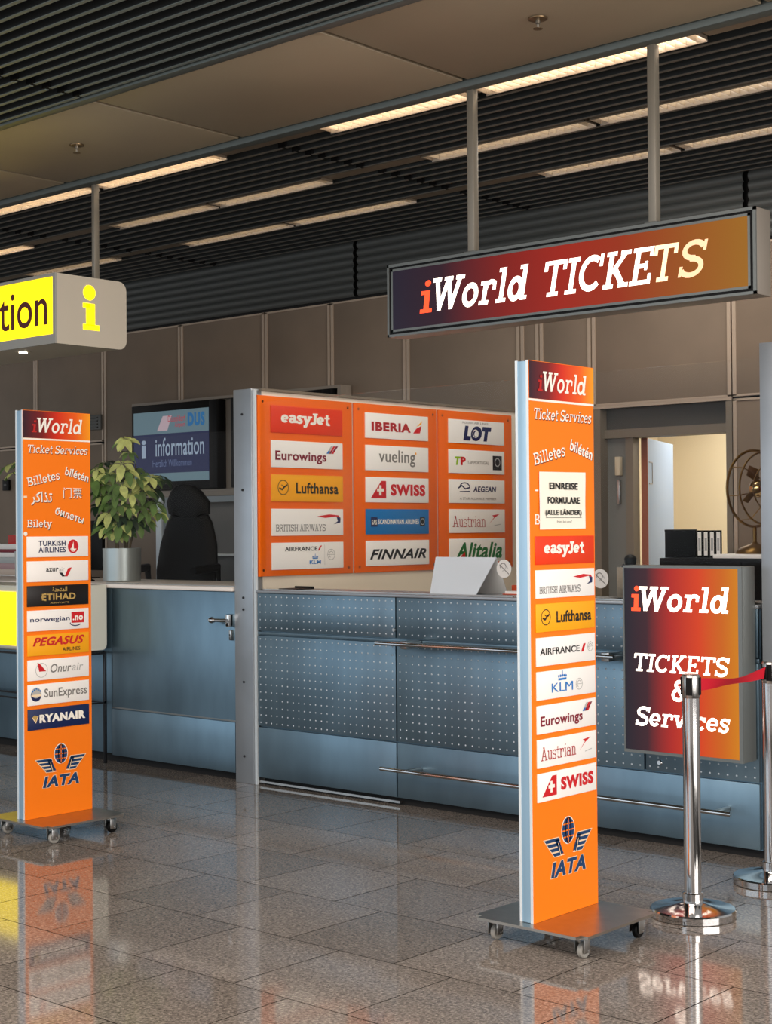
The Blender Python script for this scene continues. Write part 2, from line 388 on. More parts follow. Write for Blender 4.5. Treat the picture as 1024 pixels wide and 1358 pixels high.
# airline plate art, in a box of 1 x 1 ; a is an Art whose frame is the plate
def crown(a, cx, cy, k, m):
    for i in range(-2, 3): a.D(cx+i*.028*k, cy+.04*k-.008*abs(i), .012*k, .045*k, m, 2, 8)
    a.rect(cx-.062*k, cy-.11*k, cx+.062*k, cy-.04*k, m, 2); a.rect(cx-.005*k, cy+.08*k, cx+.005*k, cy+.2*k, m, 2)
def stripes(a, x, y, k=1.):
    for i, (m_, q) in enumerate(((LGREY, BLUE), (RED, DRED), (DRED, RED))):
        a.P([(x+i*.035*k, y), (x+.03*k+i*.035*k, y), (x+.10*k+i*.035*k, y+.30*k), (x+.07*k+i*.035*k, y+.30*k)], m_, 2)
        a.P([(x+i*.035*k, y), (x+.03*k+i*.035*k, y), (x+.055*k+i*.035*k, y+.11*k), (x+.025*k+i*.035*k, y+.11*k)], q, 3)
def swirl(a, x, y, r):
    a.ring(x, y, r, .025, LGREY); a.L(arc(x, y, r*.6/a.A(), r*.6, 30, 250, 8), .03, LGREY); a.L([(x-r/a.A(), y), (x+r/a.A(), y)], .02, LGREY)
def logo(k, a):
    if k == 'turkish': a.T('TURKISH', .18, .54, .62, .80, NAVY, .02); a.T('AIRLINES', .18, .22, .62, .48, NAVY, .02); a.D(.745, .5, .088, .34, RED); a.P([(.69, .36), (.80, .30), (.755, .40), (.75, .74), (.715, .42)], WINK, 2); a.L(arc(.745, .46, .05, .2, 200, 340, 8), .04, WINK, 2)
    elif k == 'azur': a.T('azur', .30, .48, .50, .66, INK, .015); a.T('air', .51, .48, .60, .68, LGREY); a.P([(.51, .42), (.56, .42), (.61, .22), (.56, .22)], INK); a.P([(.60, .22), (.65, .22), (.72, .66), (.66, .62)], RED)
    elif k == 'etihad':
        a.T('\ufe93\ufeaa\ufea4\ufe98\ufee4\ufedf\ufe8d', .40, .68, .64, .92, GOLD, .02); a.T('ETIHAD', .23, .28, .78, .60, GOLD, .03); a.T('AIRWAYS', .36, .10, .67, .18, GOLD); a.L(arc(.30, .44, .07, .17, 90, 270, 8), .05, GOLD)
    elif k == 'norwegian': a.T('norwegian', .04, .38, .68, .66, NAVY, .012); a.rect(.71, .30, .92, .84, RED); a.T('.no', .73, .42, .90, .66, WINK, .04); a.L(arc(.78, .30, .09, .14, 170, 330, 8), .05, NAVY)
    elif k == 'pegasus': a.T('PEGASUS', .08, .46, .92, .88, RED, .035, .35); a.T('AIRLINES', .56, .14, .85, .32, INK, .01)
    elif k == 'onur': a.ring(.22, .48, .34, .025, LGREY); a.P([(.15, .86), (.19, .80), (.29, .42), (.18, .42)], RED, 2); a.T('Onur', .36, .32, .70, .74, GREY, .012, .2); a.T('air', .71, .34, .90, .70, LGREY, 0, .2)
    elif k == 'sun':
        a.D(.13, .50, .085, .32, NAVY); a.D(.13, .60, .075, .26, LGREY, 2); a.rect(.05, .42, .21, .52, CREAMINK, 3)
        for i in range(5): a.D(.07+i*.03, .68+.06*(2-abs(i-2)), .012, .045, BLUE, 4, 8)
        a.T('SunExpress', .26, .20, .96, .76, GREY, .015)
    elif k == 'ryanair': a.P([(.06, .60), (.10, .72), (.16, .66), (.13, .34)], GOLD); a.L([(.07, .6), (.12, .36), (.16, .66)], .04, CREAMINK, 2); a.T('RYANAIR', .18, .32, .93, .72, WINK, .06)
    elif k == 'easyjet': a.S('easyJet', .13, .24, .82, .80, WINK, .24, .04, gap=-.03)
    elif k == 'ba': a.S('BRITISH AIRWAYS', .05, .16, .74, .42, INK, .085, .0, gap=.0); a.P([(.62, .72), (.74, .66), (.90, .72), (.96, .66), (.93, .76), (.80, .80)], RED); a.P([(.90, .72), (.96, .66), (.955, .48), (.86, .42), (.92, .54)], NAVY)
    elif k == 'lh': a.ring(.155, .52, .27, .03, INK); a.L([(.10, .50), (.14, .44), (.17, .54), (.21, .62)], .06, INK, 2); a.L([(.13, .62), (.16, .56), (.20, .56)], .03, INK, 2); a.T('Lufthansa', .33, .30, .93, .72, INK, .025)
    elif k == 'af': a.T('AIRFRANCE', .05, .38, .72, .62, INK, .02); a.P([(.75, .36), (.79, .36), (.83, .66), (.79, .64)], RED); swirl(a, .91, .52, .17)
    elif k == 'klm': crown(a, .42, .74, 1.1, BLUE); a.T('KLM', .24, .22, .60, .54, BLUE, 0); swirl(a, .71, .40, .2)
    elif k == 'ew': a.T('Eurowings', .05, .16, .76, .62, DRED, .025); stripes(a, .76, .58, 1.0)
    elif k == 'au': a.S('Austrian', .05, .24, .64, .72, REDI, .085, .0, gap=.01); a.P([(.70, .36), (.80, .66), (.76, .74), (.90, .80), (.80, .62)], RED); a.L([(.80, .30), (.92, .36)], .03, LGREY)
    elif k == 'swiss': a.P([(.07, .16), (.31, .16), (.31, .86), (.235, .86)], RED); a.rect(.20, .28, .235, .68, WINK, 2); a.rect(.165, .43, .27, .55, WINK, 3); a.T('SWISS', .38, .27, .94, .74, RED, .05)
    elif k == 'afklm': a.T('AIRFRANCE', .17, .68, .62, .84, INK, .02); a.P([(.63, .68), (.65, .68), (.69, .88), (.66, .86)], RED); a.T('KLM', .51, .18, .67, .32, BLUE, .04); crown(a, .59, .44, .6, BLUE); a.rect(.725, .12, .729, .9, LGREY); swirl(a, .82, .52, .2)
    elif k == 'iberia': a.T('IBERIA', .09, .30, .71, .66, REDI, .045); a.P([(.75, .28), (.86, .30), (.89, .62), (.80, .48)], RED); a.P([(.80, .55), (.90, .82), (.88, .66)], YEL, 2)
    elif k == 'vueling': a.T('vueling', .20, .18, .78, .84, GREY, .012); a.D(.79, .74, .012, .045, YEL)
    elif k == 'sas': a.rect(.07, .30, .17, .68, NAVY); a.T('SAS', .08, .38, .16, .58, WINK, .02, l=3); a.T('SCANDINAVIAN AIRLINES', .18, .40, .83, .60, WINK, .03); a.rect(.85, .32, .93, .68, INK); a.ring(.89, .5, .12, .03, LGREY, 3)
    elif k == 'finnair': a.T('FINNAIR', .05, .26, .95, .66, INK, .03, .35)
    elif k == 'lot': a.T('LOT', .25, .12, .76, .76, NAVY, .09, .2); a.L(arc(.47, .44, .05, .16, 0, 360, 12), .04, WINK, 3); a.T('POLISH AIR LINES', .24, .84, .70, .93, GREY)
    elif k == 'tap': a.T('T', .10, .34, .20, .70, LIME, .05, .2); a.T('P', .20, .34, .29, .70, RED, .06); a.T('TAP PORTUGAL', .32, .40, .71, .54, GREY, .01); a.rect(.78, .18, .95, .80, INK); a.ring(.865, .52, .17, .04, LGREY, 3)
    elif k == 'aegean': a.L(arc(.27, .66, .09, .2, 0, 180, 8), .05, NAVY); a.L([(.15, .62), (.22, .74), (.28, .60), (.36, .66)], .06, NAVY); a.L([(.18, .48), (.36, .50)], .04, NAVY); a.T('AEGEAN', .42, .48, .84, .72, NAVY, .03, .15); a.T('A STAR ALLIANCE MEMBER', .18, .14, .84, .24, GREY)
    elif k == 'alitalia': a.T('Alitalia', .10, .14, .94, .84, GREEN, .03, .3); a.P([(.17, .20), (.27, .20), (.26, .44)], RED, 3)
def iata(a, cu, wid):
    """winged globe and letters: cu is the centre, all in plain metres from v=0.24"""
    a.frame(cu-wid/2, .24, wid, .21); A_ = a.A(); IB = IATAB
    cx, cy, r = .5, .74, .225
    rx = r*.80/A_
    a.D(cx, cy, rx*1.12, r*1.07, WINK, 1, 28); a.D(cx, cy, rx, r, IB, 2, 28)
    for q in (-.42, 0, .42): a.L(arc(cx, cy, rx*q, r, 90, 270, 10) if q else [(cx, cy-r), (cx, cy+r)], .022, ORANGE, 3)
    for q in (-.42, .42): a.L([(cx+rx*q*math.cos(t_), cy+r*math.sin(t_)) for t_ in [(-1.5+3*i/10) for i in range(11)]], .022, ORANGE, 3)
    for q in (-.5, 0, .5): a.L([(cx-rx*math.sqrt(1-q*q), cy+r*q), (cx+rx*math.sqrt(1-q*q), cy+r*q)], .022, ORANGE, 3)
    for sgn in (-1, 1):
        f = lambda x: .5+sgn*x
        a.P([(f(.10), .36), (f(.17), .36), (f(.27), .62), (f(.19), .62)][::sgn], IB, 2)
        for i in range(4):
            y = .64-i*.085; x1 = .49-i*.055
            a.P([(f(.158-i*.012), y-.058), (f(x1-.035), y-.058), (f(x1+.02), y+.024), (f(.188-i*.012), y+.024)][::sgn], CREAMINK, 1)
            a.P([(f(.17-i*.012), y-.045), (f(x1-.04), y-.045), (f(x1), y+.012), (f(.20-i*.012), y+.012)][::sgn], IB, 2)
        a.L([(f(.09), .34), (f(.16), .34), (f(.21), .56)], .014, CREAMINK, 3)
    a.T('IATA', .13, -.03, .87, .255, CREAMINK, .075, .22, l=1); a.T('IATA', .14, -.02, .86, .245, IB, .045, .22, l=2)

# ------------------------------------------------------------------ floor
GR = granite('granite tile', False)
fl = obj('floor', B(-15.5, 4, -2.5, 12.0, -.05, -.006, granite('granite floor', True)), kind='structure')
jm = mat('tile joint', (26, 23, 20), .9, spec=.1)
rows = [1.404+.5135*k for k in range(10)]
tm = None
for ri, y0 in enumerate(rows):
    odd = (ri % 2)
    for k in range(26):
        x0 = -3.525+.257*(1 if odd == 0 else 0)+.5135*(k-16)
        # only where the hall floor is in view, with a margin
        p_ = Vector((x0+.25, y0+.25, -H)); dd = p_.dot(F_); lat = p_.dot(R_)/max(dd, .1)
        if dd < 2.6 or abs(lat) > .34 or x0 < -11: continue
        if tm is None:
            mb = MB(); mb.mi(GR); mb.mi(jm); mb.box(0, .509, 0, .509, -.0055, 0, jm)
            for f in mb.bm.faces:
                if f.calc_center_median().z > -.0005: f.material_index = 0
            tm = mb.mesh('tile')
        o = bpy.data.objects.new('tile', tm); C.objects.link(o); o.parent = fl
        o.location = (x0+.002, y0+.002, random.uniform(-.0002, .0002))
obj('joint_bed', B(-11, 0, 1.3, 6.24, -.0058, -.0045, jm), fl)

# ------------------------------------------------------------------ back wall
Yw = 9.0
wb = empty('wall_back', (-8, Yw, 0), kind='structure')
def wpanel(x0, x1, z0, z1, parent=wb, y=Yw):
    p = obj('wall_panel', B(x0+.018, x1-.018, y-.02, y+.02, z0+.012, z1-.012, FABRIC, .003), parent)
    t = MB(); f = .014
    t.box(x0+.006, x0+.006+f+.012, y-.028, y+.0, z0+.006, z1-.006, TRIMW); t.box(x1-.018-f, x1-.006, y-.028, y, z0+.006, z1-.006, TRIMW)
    t.box(x0+.006, x1-.006, y-.028, y, z0+.002, z0+.002+f, TRIMW); t.box(x0+.006, x1-.006, y-.028, y, z1-.002-f, z1-.002, TRIMW)
    obj('panel_trim', t, p)
seams = [-15.2, -13.3, -12.62, -11.54, -10.44, -9.36, -8.59, -7.78, -6.68, -6.51, -6.06, -4.965, -3.87, -2.77, -1.5]
for a_, b_ in zip(seams, seams[1:]):
    if a_ == -11.54: wpanel(a_, b_, 0, 3.34); continue
    wpanel(a_, b_, 2.345, 3.34)
    if a_ != -6.06: wpanel(a_, b_, 0, 2.335)
obj('wall_backing', B(-15.2, -6.06, Yw+.02, Yw+.12, 0, 3.95, DARKGAP), wb)
obj('wall_backing', B(-6.06, -4.965, Yw+.03, Yw+.12, 2.33, 3.95, DARKGAP), wb)
obj('wall_backing', B(-4.965, -1.5, Yw+.02, Yw+.12, 0, 3.95, DARKGAP), wb)
# corrugated cladding in long sheets
for (x0, x1) in ((-15.2, -11.73), (-11.68, -8.31), (-8.27, -4.86), (-4.82, -1.5)):
    mb = MB(); z = 3.36; n = 0
    prof = []
    while z < 3.92:
        for q in range(6):
            t_ = q/6; prof.append((-.03-.022*math.sin(PI*t_)**.7, z+.063*t_))
        z += .063
    k = mb.mi(CORR); pv = None
    for (dy, zz) in prof:
        a1 = mb.bm.verts.new((x0, Yw+dy, zz)); b1 = mb.bm.verts.new((x1, Yw+dy, zz))
        if pv: f = mb.bm.faces.new((pv[0], pv[1], b1, a1)); f.material_index = k; f.smooth = False
        pv = (a1, b1)
    obj('corrugated_sheet', mb, wb)
obj('shadow_gap', B(-15.2, -1.5, Yw-.01, Yw+.02, 3.34, 3.362, DARKGAP), wb)
# left corner slatted strip, small black socket
for i in range(5): obj('wall_fin', B(-14.4+i*.22, -14.36+i*.22, Yw-.06, Yw-.02, 2.36, 3.33, TRIMW), wb)
so = empty('wall_control_panel', (-13.16, Yw-.035, 1.92), 'small black square control panel on the taupe wall at far left', 'control panel')
obj('housing', B(-13.15, -13.045, Yw-.055, Yw-.0285, 1.92, 2.03, BLACK, .005), so)
obj('display', B(-13.12, -13.075, Yw-.058, Yw-.055, 1.965, 1.985, mat('dim display', (52, 54, 56), .3)), so)
vg = empty('ventilation_grille', (-11.72, Yw-.03, 2.42), 'grey slotted ventilation grille in wall behind left sign column', 'vent')
obj('frame', B(-12.5, -11.56, Yw-.05, Yw-.0285, 2.46, 2.60, mat('grille grey', (92, 92, 88), .5), .003), vg)
for i in range(4): obj('blade', B(-12.46, -11.60, Yw-.062, Yw-.05, 2.475+i*.03, 2.487+i*.03, mat('grille blade', (70, 70, 68), .5)), vg)

# doorway with the bright room behind
rm = empty('wall_room', (-5.3, 11, 0), kind='structure')
obj('room_rear_wall', B(-6.9, -3.2, 11.2, 11.3, 0, 2.7, ROOMW), rm)
obj('room_side_wall', B(-6.92, -6.9, 9.14, 11.3, 0, 2.7, ROOMW), rm)
obj('room_side_wall', B(-3.2, -3.18, 9.14, 11.3, 0, 2.7, ROOMW), rm)
obj('room_ceiling', B(-6.9, -3.2, 9.14, 11.3, 2.7, 2.72, ROOMW), rm)
d1 = empty('door_1', (-5.5, Yw, 0), kind='structure')
FR = mat('door frame taupe', (128, 118, 104), .5, .2); LINT = mat('lintel grey', (78, 76, 72), .6)
mb = B(-6.06, -5.99, Yw-.03, Yw+.2, 0, 2.33, FR); mb.box(-5.01, -4.965, Yw-.03, Yw+.2, 0, 2.33, FR); mb.box(-5.99, -5.01, Yw+.02, Yw+.16, 2.12, 2.18, FR); mb.box(-5.83, -5.77, Yw+.04, Yw+.12, 0, 2.12, FR)
obj('door_frame', mb, d1)
obj('lintel', B(-5.99, -5.01, Yw+.05, Yw+.16, 2.18, 2.33, LINT), d1)
mb = B(-6.06, -4.965, Yw-.035, Yw-.02, 2.325, 2.345, TRIMW); obj('lintel_strip', mb, d1)
obj('side_glass', B(-5.99, -5.83, Yw+.06, Yw+.068, 0, 2.12, mat('grey blind', (120, 120, 116), .5)), d1)
LEAF = .92
lf = obj('door_leaf', B(0, .04, 0, LEAF, .01, 2.12, mat('pale blue-grey door', (140, 158, 182), .5), .003), None, loc=(0, 0, 0))
lf.parent = d1; lf.location = Vector((-5.775, Yw+.16, 0))-wl(d1); lf.rotation_euler.z = math.radians(20)
mb = B(.04, .044, .05, .16, 1.95, 1.958, GREY); mb.box(.04, .044, .05, .16, 1.80, 1.808, GREY); mb.box(.04, .044, .150, .16, 1.80, 1.958, GREY)
obj('hinge_plate', mb, lf)
obj('door_edge', B(-.002, .042, -.008, .006, .01, 2.12, mat('orange brown edge', (150, 74, 40), .5)), lf)
mb = B(-5.90, -5.86, Yw+.01, Yw+.05, 1.86, 1.99, mat('closer cream', (210, 196, 170), .5), .004); mb.box(-5.89, -5.87, Yw+.02, Yw+.04, 1.66, 1.83, SATIN, .002)
obj('door_closer', mb, d1)

# ------------------------------------------------------------------ ceiling
Zc = 3.8
ce = empty('ceiling', (-6, 6, Zc), kind='structure')
obj('void_slab', B(-15.2, 1.5, -2.5, 9.1, 4.02, 4.1, mat('dark void', (18, 18, 19), .9)), ce)
joints = [-15.1, -13.32, -9.95, -6.575, -3.2, .17]
def bmesh_baffle(L, m_): return B(0, L, .002, .020, .004, .11, SLAT_SHADE).box(0, L, 0, .022, 0, .004, m_).mesh('baffle')  # pale bottom strip, dark sides: light and shade painted onto one slat
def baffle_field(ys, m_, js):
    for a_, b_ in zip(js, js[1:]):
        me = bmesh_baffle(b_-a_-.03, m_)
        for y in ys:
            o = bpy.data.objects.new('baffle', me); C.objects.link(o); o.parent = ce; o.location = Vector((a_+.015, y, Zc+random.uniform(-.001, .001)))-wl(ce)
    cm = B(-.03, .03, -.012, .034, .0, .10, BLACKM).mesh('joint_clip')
    for j in js[1:-1]:
        for y in ys:
            o = bpy.data.objects.new('joint_clip', cm); C.objects.link(o); o.parent = ce; o.location = Vector((j, y, Zc+.003))-wl(ce)
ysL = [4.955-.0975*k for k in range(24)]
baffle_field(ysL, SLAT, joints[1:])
light_rows = [6.345, 7.27, 8.11]
ysR = []
for a_, b_, n in ((6.47, 7.16, 7), (7.37, 8.01, 6), (8.21, 8.93, 7)):
    ysR += [a_+(b_-a_)*i/(n-1) for i in range(n)]
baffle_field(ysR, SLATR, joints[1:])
obj('edge_trim', B(-15.1, .2, 4.995, 5.055, Zc-.012, Zc+.08, RAIL, .004), ce)
mb = B(-15.1, .2, 6.15, 6.225, Zc-.03, Zc+.06, RAIL, .004); obj('edge_trim', mb, ce)
obj('edge_trim', B(-15.1, .2, 6.255, 6.27, Zc-.005, Zc+.06, RAIL), ce)
k = -6.585-1.688*5
while k < 1.0:
    obj('ceiling_panel', B(k+.012, k+1.668, 5.06, 6.135, Zc, Zc+.03, CPANEL, .003), ce); k += 1.688
# sprinklers
for i, (x, y, lb) in enumerate(((-7.405, 5.57, 'brass ceiling sprinkler above the yellow hanging sign'), (-4.06, 5.61, 'brass ceiling sprinkler above the orange hanging sign'))):
    s_ = empty('ceiling_sprinkler', (x, y, Zc), lb, 'sprinkler', 'fire sprinklers in the ceiling panels')
    BR = mat('sprinkler bronze', (120, 100, 74), .35, .8)
    obj('rosette', MB().lathe([(.012, -.001), (.045, -.002), (.044, -.007), (.02, -.012)], (x, y, Zc), BR, 18), s_)
    obj('head', MB().lathe([(.010, -.010), (.012, -.025), (.006, -.03), (.006, -.042), (.010, -.044)], (x, y, Zc), mat('sprinkler steel', (190, 186, 176), .3, .9), 12), s_)
    obj('deflector', MB().lathe([(.005, -.046), (.022, -.048), (.022, -.050), (.005, -.050)], (x, y, Zc), BR, 14), s_)
# linear lamps
TUBE = mat('lamp tube', (255, 242, 228), .5, emit=7.5)
TUBE2 = mat('lamp tube dim', (255, 246, 238), .5, emit=2.4)
LOUV = mat('louvre silver', (236, 228, 218), .28, .85); LOUVB = mat('louvre blade', (206, 192, 168), .35, .6); HOUS = mat('lamp housing', (150, 136, 118), .4, .6)
def lamp(x0, x1, y, row, bright, label):
    t = empty('linear_ceiling_lamp', ((x0+x1)/2, y, Zc), label, 'ceiling lamp', 'linear lamps in the slatted ceiling')
    h = B(x0, x1, y-.06, y-.054, Zc-.004, Zc+.07, HOUS); h.box(x0, x1, y+.054, y+.06, Zc-.012, Zc+.07, LOUV); h.box(x0, x1, y-.06, y+.06, Zc+.07, Zc+.076, LOUV)
    h.box(x0, x0+.006, y-.06, y+.06, Zc-.002, Zc+.07, HOUS); h.box(x1-.006, x1, y-.06, y+.06, Zc-.002, Zc+.07, HOUS)
    obj('housing', h, t)
    obj('tube', MB().tube([(x0+.03, y, Zc+.045), (x1-.03, y, Zc+.045)], .013, TUBE if bright else TUBE2, 8), t)
    lv = MB(); n = int((x1-x0)/.055)
    for i in range(1, n): lv.box(x0+i*(x1-x0)/n-.0015, x0+i*(x1-x0)/n+.0015, y-.052, y+.052, Zc-.002, Zc+.030, LOUVB)
    obj('louvre', lv, t, kind='stuff')
LP = [(-9.48, -8.26, 0, 1, 'bright linear lamp over the left end of the yellow sign'), (-8.22, -7.0, 0, 1, 'bright linear lamp crossing the rod of the yellow sign'),
      (-6.11, -5.03, 0, 1, 'bright linear lamp whose right end meets the left rod of the orange sign'), (-4.97, -3.65, 0, 1, 'bright linear lamp crossing the right rod of the orange sign, nearest on the right'),
      (-12.78, -11.56, 1, 1, 'linear lamp in the middle row, left of the frame edge'), (-11.53, -10.31, 1, 1, 'short visible end of a lamp at the left picture edge, middle row'),
      (-9.21, -8.10, 1, 0, 'dim lamp of the middle row, just right of the yellow sign rod'), (-8.08, -6.98, 1, 0, 'dim lamp of the middle row above the screen, ending at the slat joint'),
      (-6.12, -4.90, 1, 0, 'dim lamp of the middle row between the two rods of the orange sign'), (-4.87, -3.55, 1, 0, 'dim lamp of the middle row right of the right rod'),
      (-11.5, -10.25, 2, 0, 'lamp of the rear row above the yellow sign top edge'), (-9.38, -8.19, 2, 0, 'lamp of the rear row, left half of the pair above the screen'), (-8.17, -6.97, 2, 0, 'lamp of the rear row, right half of the pair above the screen'),
      (-5.86, -4.85, 2, 0, 'lamp of the rear row crossing behind the right rod'), (-4.82, -3.60, 2, 0, 'rearmost lamp at the right picture edge')]
for x0, x1, r_, br, lb in LP:
    if x1 < -11.5: continue
    lamp(x0, x1, light_rows[r_], r_, br, lb)
for r_, y in enumerate(light_rows):
    cov = sorted([(a_, b_) for a_, b_, q, _, _ in LP if q == r_]); x = -13.3
    for a_, b_ in cov+[(.17, .17)]:
        if a_-x > .06: obj('blank_cover', B(x+.01, a_-.01, y-.055, y+.055, Zc+.012, Zc+.03, HOUS), ce)
        x = b_

# ------------------------------------------------------------------ partition walls with steel end posts
def end_post(x0, x1, z0, z1, par, zs):
    p = obj('end_post', B(x0, x1, 6.235, 6.32, z0, z1, STEEL2, .003), par)
    for z in zs:
        obj('screw', MB().lathe([(.007, -.0045), (.0075, 0)], ((x0+x1)/2, 6.234, z), INK, 10, 'y'), p)
wp = empty('wall_left', (-6.7, 6.3, 0), kind='structure')
obj('partition_core', B(-6.772, -6.625, 6.32, 8.97, 0, 2.33, CREAM), wp)
obj('partition_skin', B(-6.625, -6.618, 6.32, 8.86, .0, 2.325, CREAM), wp)
obj('top_trim', B(-6.777, -6.60, 6.30, 8.90, 2.33, 2.345, FR), wp)
obj('corner_trim', B(-6.62, -6.604, 6.245, 6.262, 0, 2.33, ALUW), wp)
end_post(-6.777, -6.622, 0, 2.34, wp, [.16, .6, 1.03, 1.10, 1.74, 2.19])
wr = empty('wall_right', (-3.2, 6.3, 0), kind='structure')
obj('partition_core', B(-3.29, -3.16, 6.32, 8.97, .0, 2.31, CREAM), wr)
obj('partition_skin', B(-3.3, -3.29, 6.32, 8.9, .0, 2.30, mat('rust red skin', (120, 40, 24), .5)), wr)
end_post(-3.312, -3.15, .895, 2.32, wr, [1.05, 1.78, 2.22])
obj('lower_post', B(-3.28, -3.16, 6.28, 6.32, 0, .89, STEEL), wr)

# orange boards on the partition
sets = [(6.27, 7.09, [(6.372, 6.992, z) for z in (2.166, 1.958, 1.753, 1.547, 1.343)], ['easyjet', 'ew', 'lh', 'ba', 'afklm'],
         'orange airline board nearest the steel post, with a red and a yellow plate',
         ['red plate with white lettering', 'white plate with dark red lettering and slanted stripes', 'yellow plate with ringed bird emblem', 'white plate with red and blue ribbon', 'white plate split by a grey line']),
        (7.11, 7.925, [(7.206, 7.826, z) for z in (2.166, 1.959, 1.754, 1.549, 1.346)], ['iberia', 'vueling', 'swiss', 'sas', 'finnair'],
         'middle orange airline board, with one blue plate',
         ['white plate with dark red capitals', 'white plate with grey lower-case lettering', 'white plate with red tail fin and cross', 'blue plate with small white capitals', 'white plate with black slanted capitals']),
        (7.945, 8.76, [(8.042, 8.66, z) for z in (2.166, 1.96, 1.756, 1.552, 1.35)], ['lot', 'tap', 'aegean', 'au', 'alitalia'],
         'far orange airline board behind the round glass sticker, with a green-lettered plate',
         ['white plate with heavy navy letters', 'white plate with green and red initials and dark square', 'white plate with navy bird strokes', 'white plate with thin red serif lettering', 'white plate with green slanted lettering'])]
PCOL = dict(easyjet=REDPL, lh=YEL, etihad=BLACKPL, pegasus=YEL, ryanair=NAVYPL, sas=BLUEPL)
for y0, y1, pl, names, lb, pls in sets:
    t = empty('airline_board', (-6.617, (y0+y1)/2, 1.23), lb, 'sign board', 'orange airline boards on the partition wall')
    obj('board', B(-6.617, -6.603, y0, y1, 1.225, 2.303, ORANGE2, .002), t)
    for yy in (y0+.04, y1-.04):
        for zz in (1.262, 2.266): obj('screw', MB().lathe([(.008, 0), (.007, .003)], (-6.603, yy, zz), mat('screw brown', (96, 48, 20), .3, .6), 10, 'x'), t)
    for (a_, b_, zc), nm, pb in zip(pl, names, pls):
        p = obj('airline_plate', B(-6.602, -6.594, a_, b_, zc-.081, zc+.081, PCOL.get(nm, WHITE), .0015), t, label=pb)
        ar = Art((-6.594, 0, 0), (0, 1, 0), (0, 0, 1), (1, 0, 0)).frame(a_, zc-.081, b_-a_, .162)
        logo(nm, ar); ar.make('lettering', p)

# ------------------------------------------------------------------ ticket counter
tc = empty('ticket_counter', (-5, 6.25, 0), 'long brushed steel ticket counter with dimpled front panels between the partitions', 'counter')
obj('counter_body', B(-6.60, -3.34, 6.275, 6.62, .04, 1.13, STEEL), tc)
obj('plinth', B(-6.60, -3.34, 6.30, 6.6, 0, .04, DARKGAP), tc)
obj('plinth_strip', B(-6.60, -5.5, 6.262, 6.275, .012, .024, SATIN), tc)
obj('counter_top', B(-6.605, -3.335, 6.245, 6.63, 1.130, 1.146, STEEL2, .003), tc)
DOT = mat('dimple highlight steel', (190, 202, 212), .5, .2)  # pale tone paints in the highlight on each dimple
cols = [(-6.60, -5.512), (-5.508, -4.42), (-4.416, -3.34)]
for x0, x1 in cols:
    for (z0, z1, dots) in ((.908, 1.128, 1), (.348, .880, 1), (.045, .340, 0)):
        xs = [(x0, x1)]
        if z0 == .348 and x0 < -4.41 and x1 > -3.9: xs = [(x0, -3.942), (-3.938, x1)]
        for a_, b_ in xs:
            p = obj('front_panel', B(a_+.003, b_-.003, 6.252, 6.275, z0, z1, STEEL, .0015), tc)
            if dots:
                mb = MB(); nx = int((b_-a_-.04)/.0455); nz = int((z1-z0-.03)/.0435); k_ = mb.mi(DOT)
                for i in range(nx+1):
                    for j in range(nz+1):
                        cx_ = a_+.025+i*(b_-a_-.05)/nx; cz_ = z0+.02+j*(z1-z0-.04)/nz; r_ = .0052
                        c0 = mb.bm.verts.new((cx_, 6.2475, cz_)); rg = [mb.bm.verts.new((cx_+r_*math.cos(q*PI/3), 6.2515, cz_+r_*math.sin(q*PI/3))) for q in range(6)]
                        for q in range(6): f = mb.bm.faces.new((c0, rg[q], rg[(q+1) % 6])); f.material_index = k_
                me = obj('dimples', mb, p, kind='stuff')
obj('seam_strip', B(-6.60, -3.34, 6.256, 6.275, .884, .902, STEEL, .001), tc)
for x in (-5.51, -4.418): obj('seam_bolt', MB().lathe([(.010, -.006), (.012, 0)], (x-.012, 6.252, .952), SATIN, 10, 'y'), tc)
obj('lock', MB().lathe([(.010, -.006), (.014, 0)], (-3.86, 6.252, .39), CHROME, 14, 'y'), tc)
# bag shelf and foot rail
mb = B(-5.53, -4.03, 6.11, 6.235, .882, .890, STEEL2, .002); obj('bag_shelf', mb, tc)
mb = MB().tube([(-5.535, 6.115, .888), (-4.02, 6.115, .888)], .0105, CHROME, 12); rl = obj('shelf_rail', mb, tc)
for x in (-5.35, -4.08):
    obj('shelf_bracket', B(x-.022, x+.022, 6.13, 6.252, .862, .905, SATIN, .004), tc)
obj('foot_rail', MB().tube([(-5.52, 6.13, .215), (-3.42, 6.13, .215)], .0115, CHROME, 12), tc)
for x in (-5.34, -4.4, -3.5): obj('rail_bracket', B(x-.012, x+.012, 6.13, 6.252, .205, .225, SATIN, .003), tc)
# staff desk behind
sd = empty('staff_desk', (-5, 6.9, 0), 'low white staff desk hidden behind the steel counter front', 'desk')
obj('desktop', B(-6.55, -3.4, 6.66, 7.2, .72, .75, CREAM, .003), sd)
for x in (-6.4, -3.6): obj('leg', B(x-.03, x+.03, 6.7, 7.15, 0, .72, STEEL2), sd)
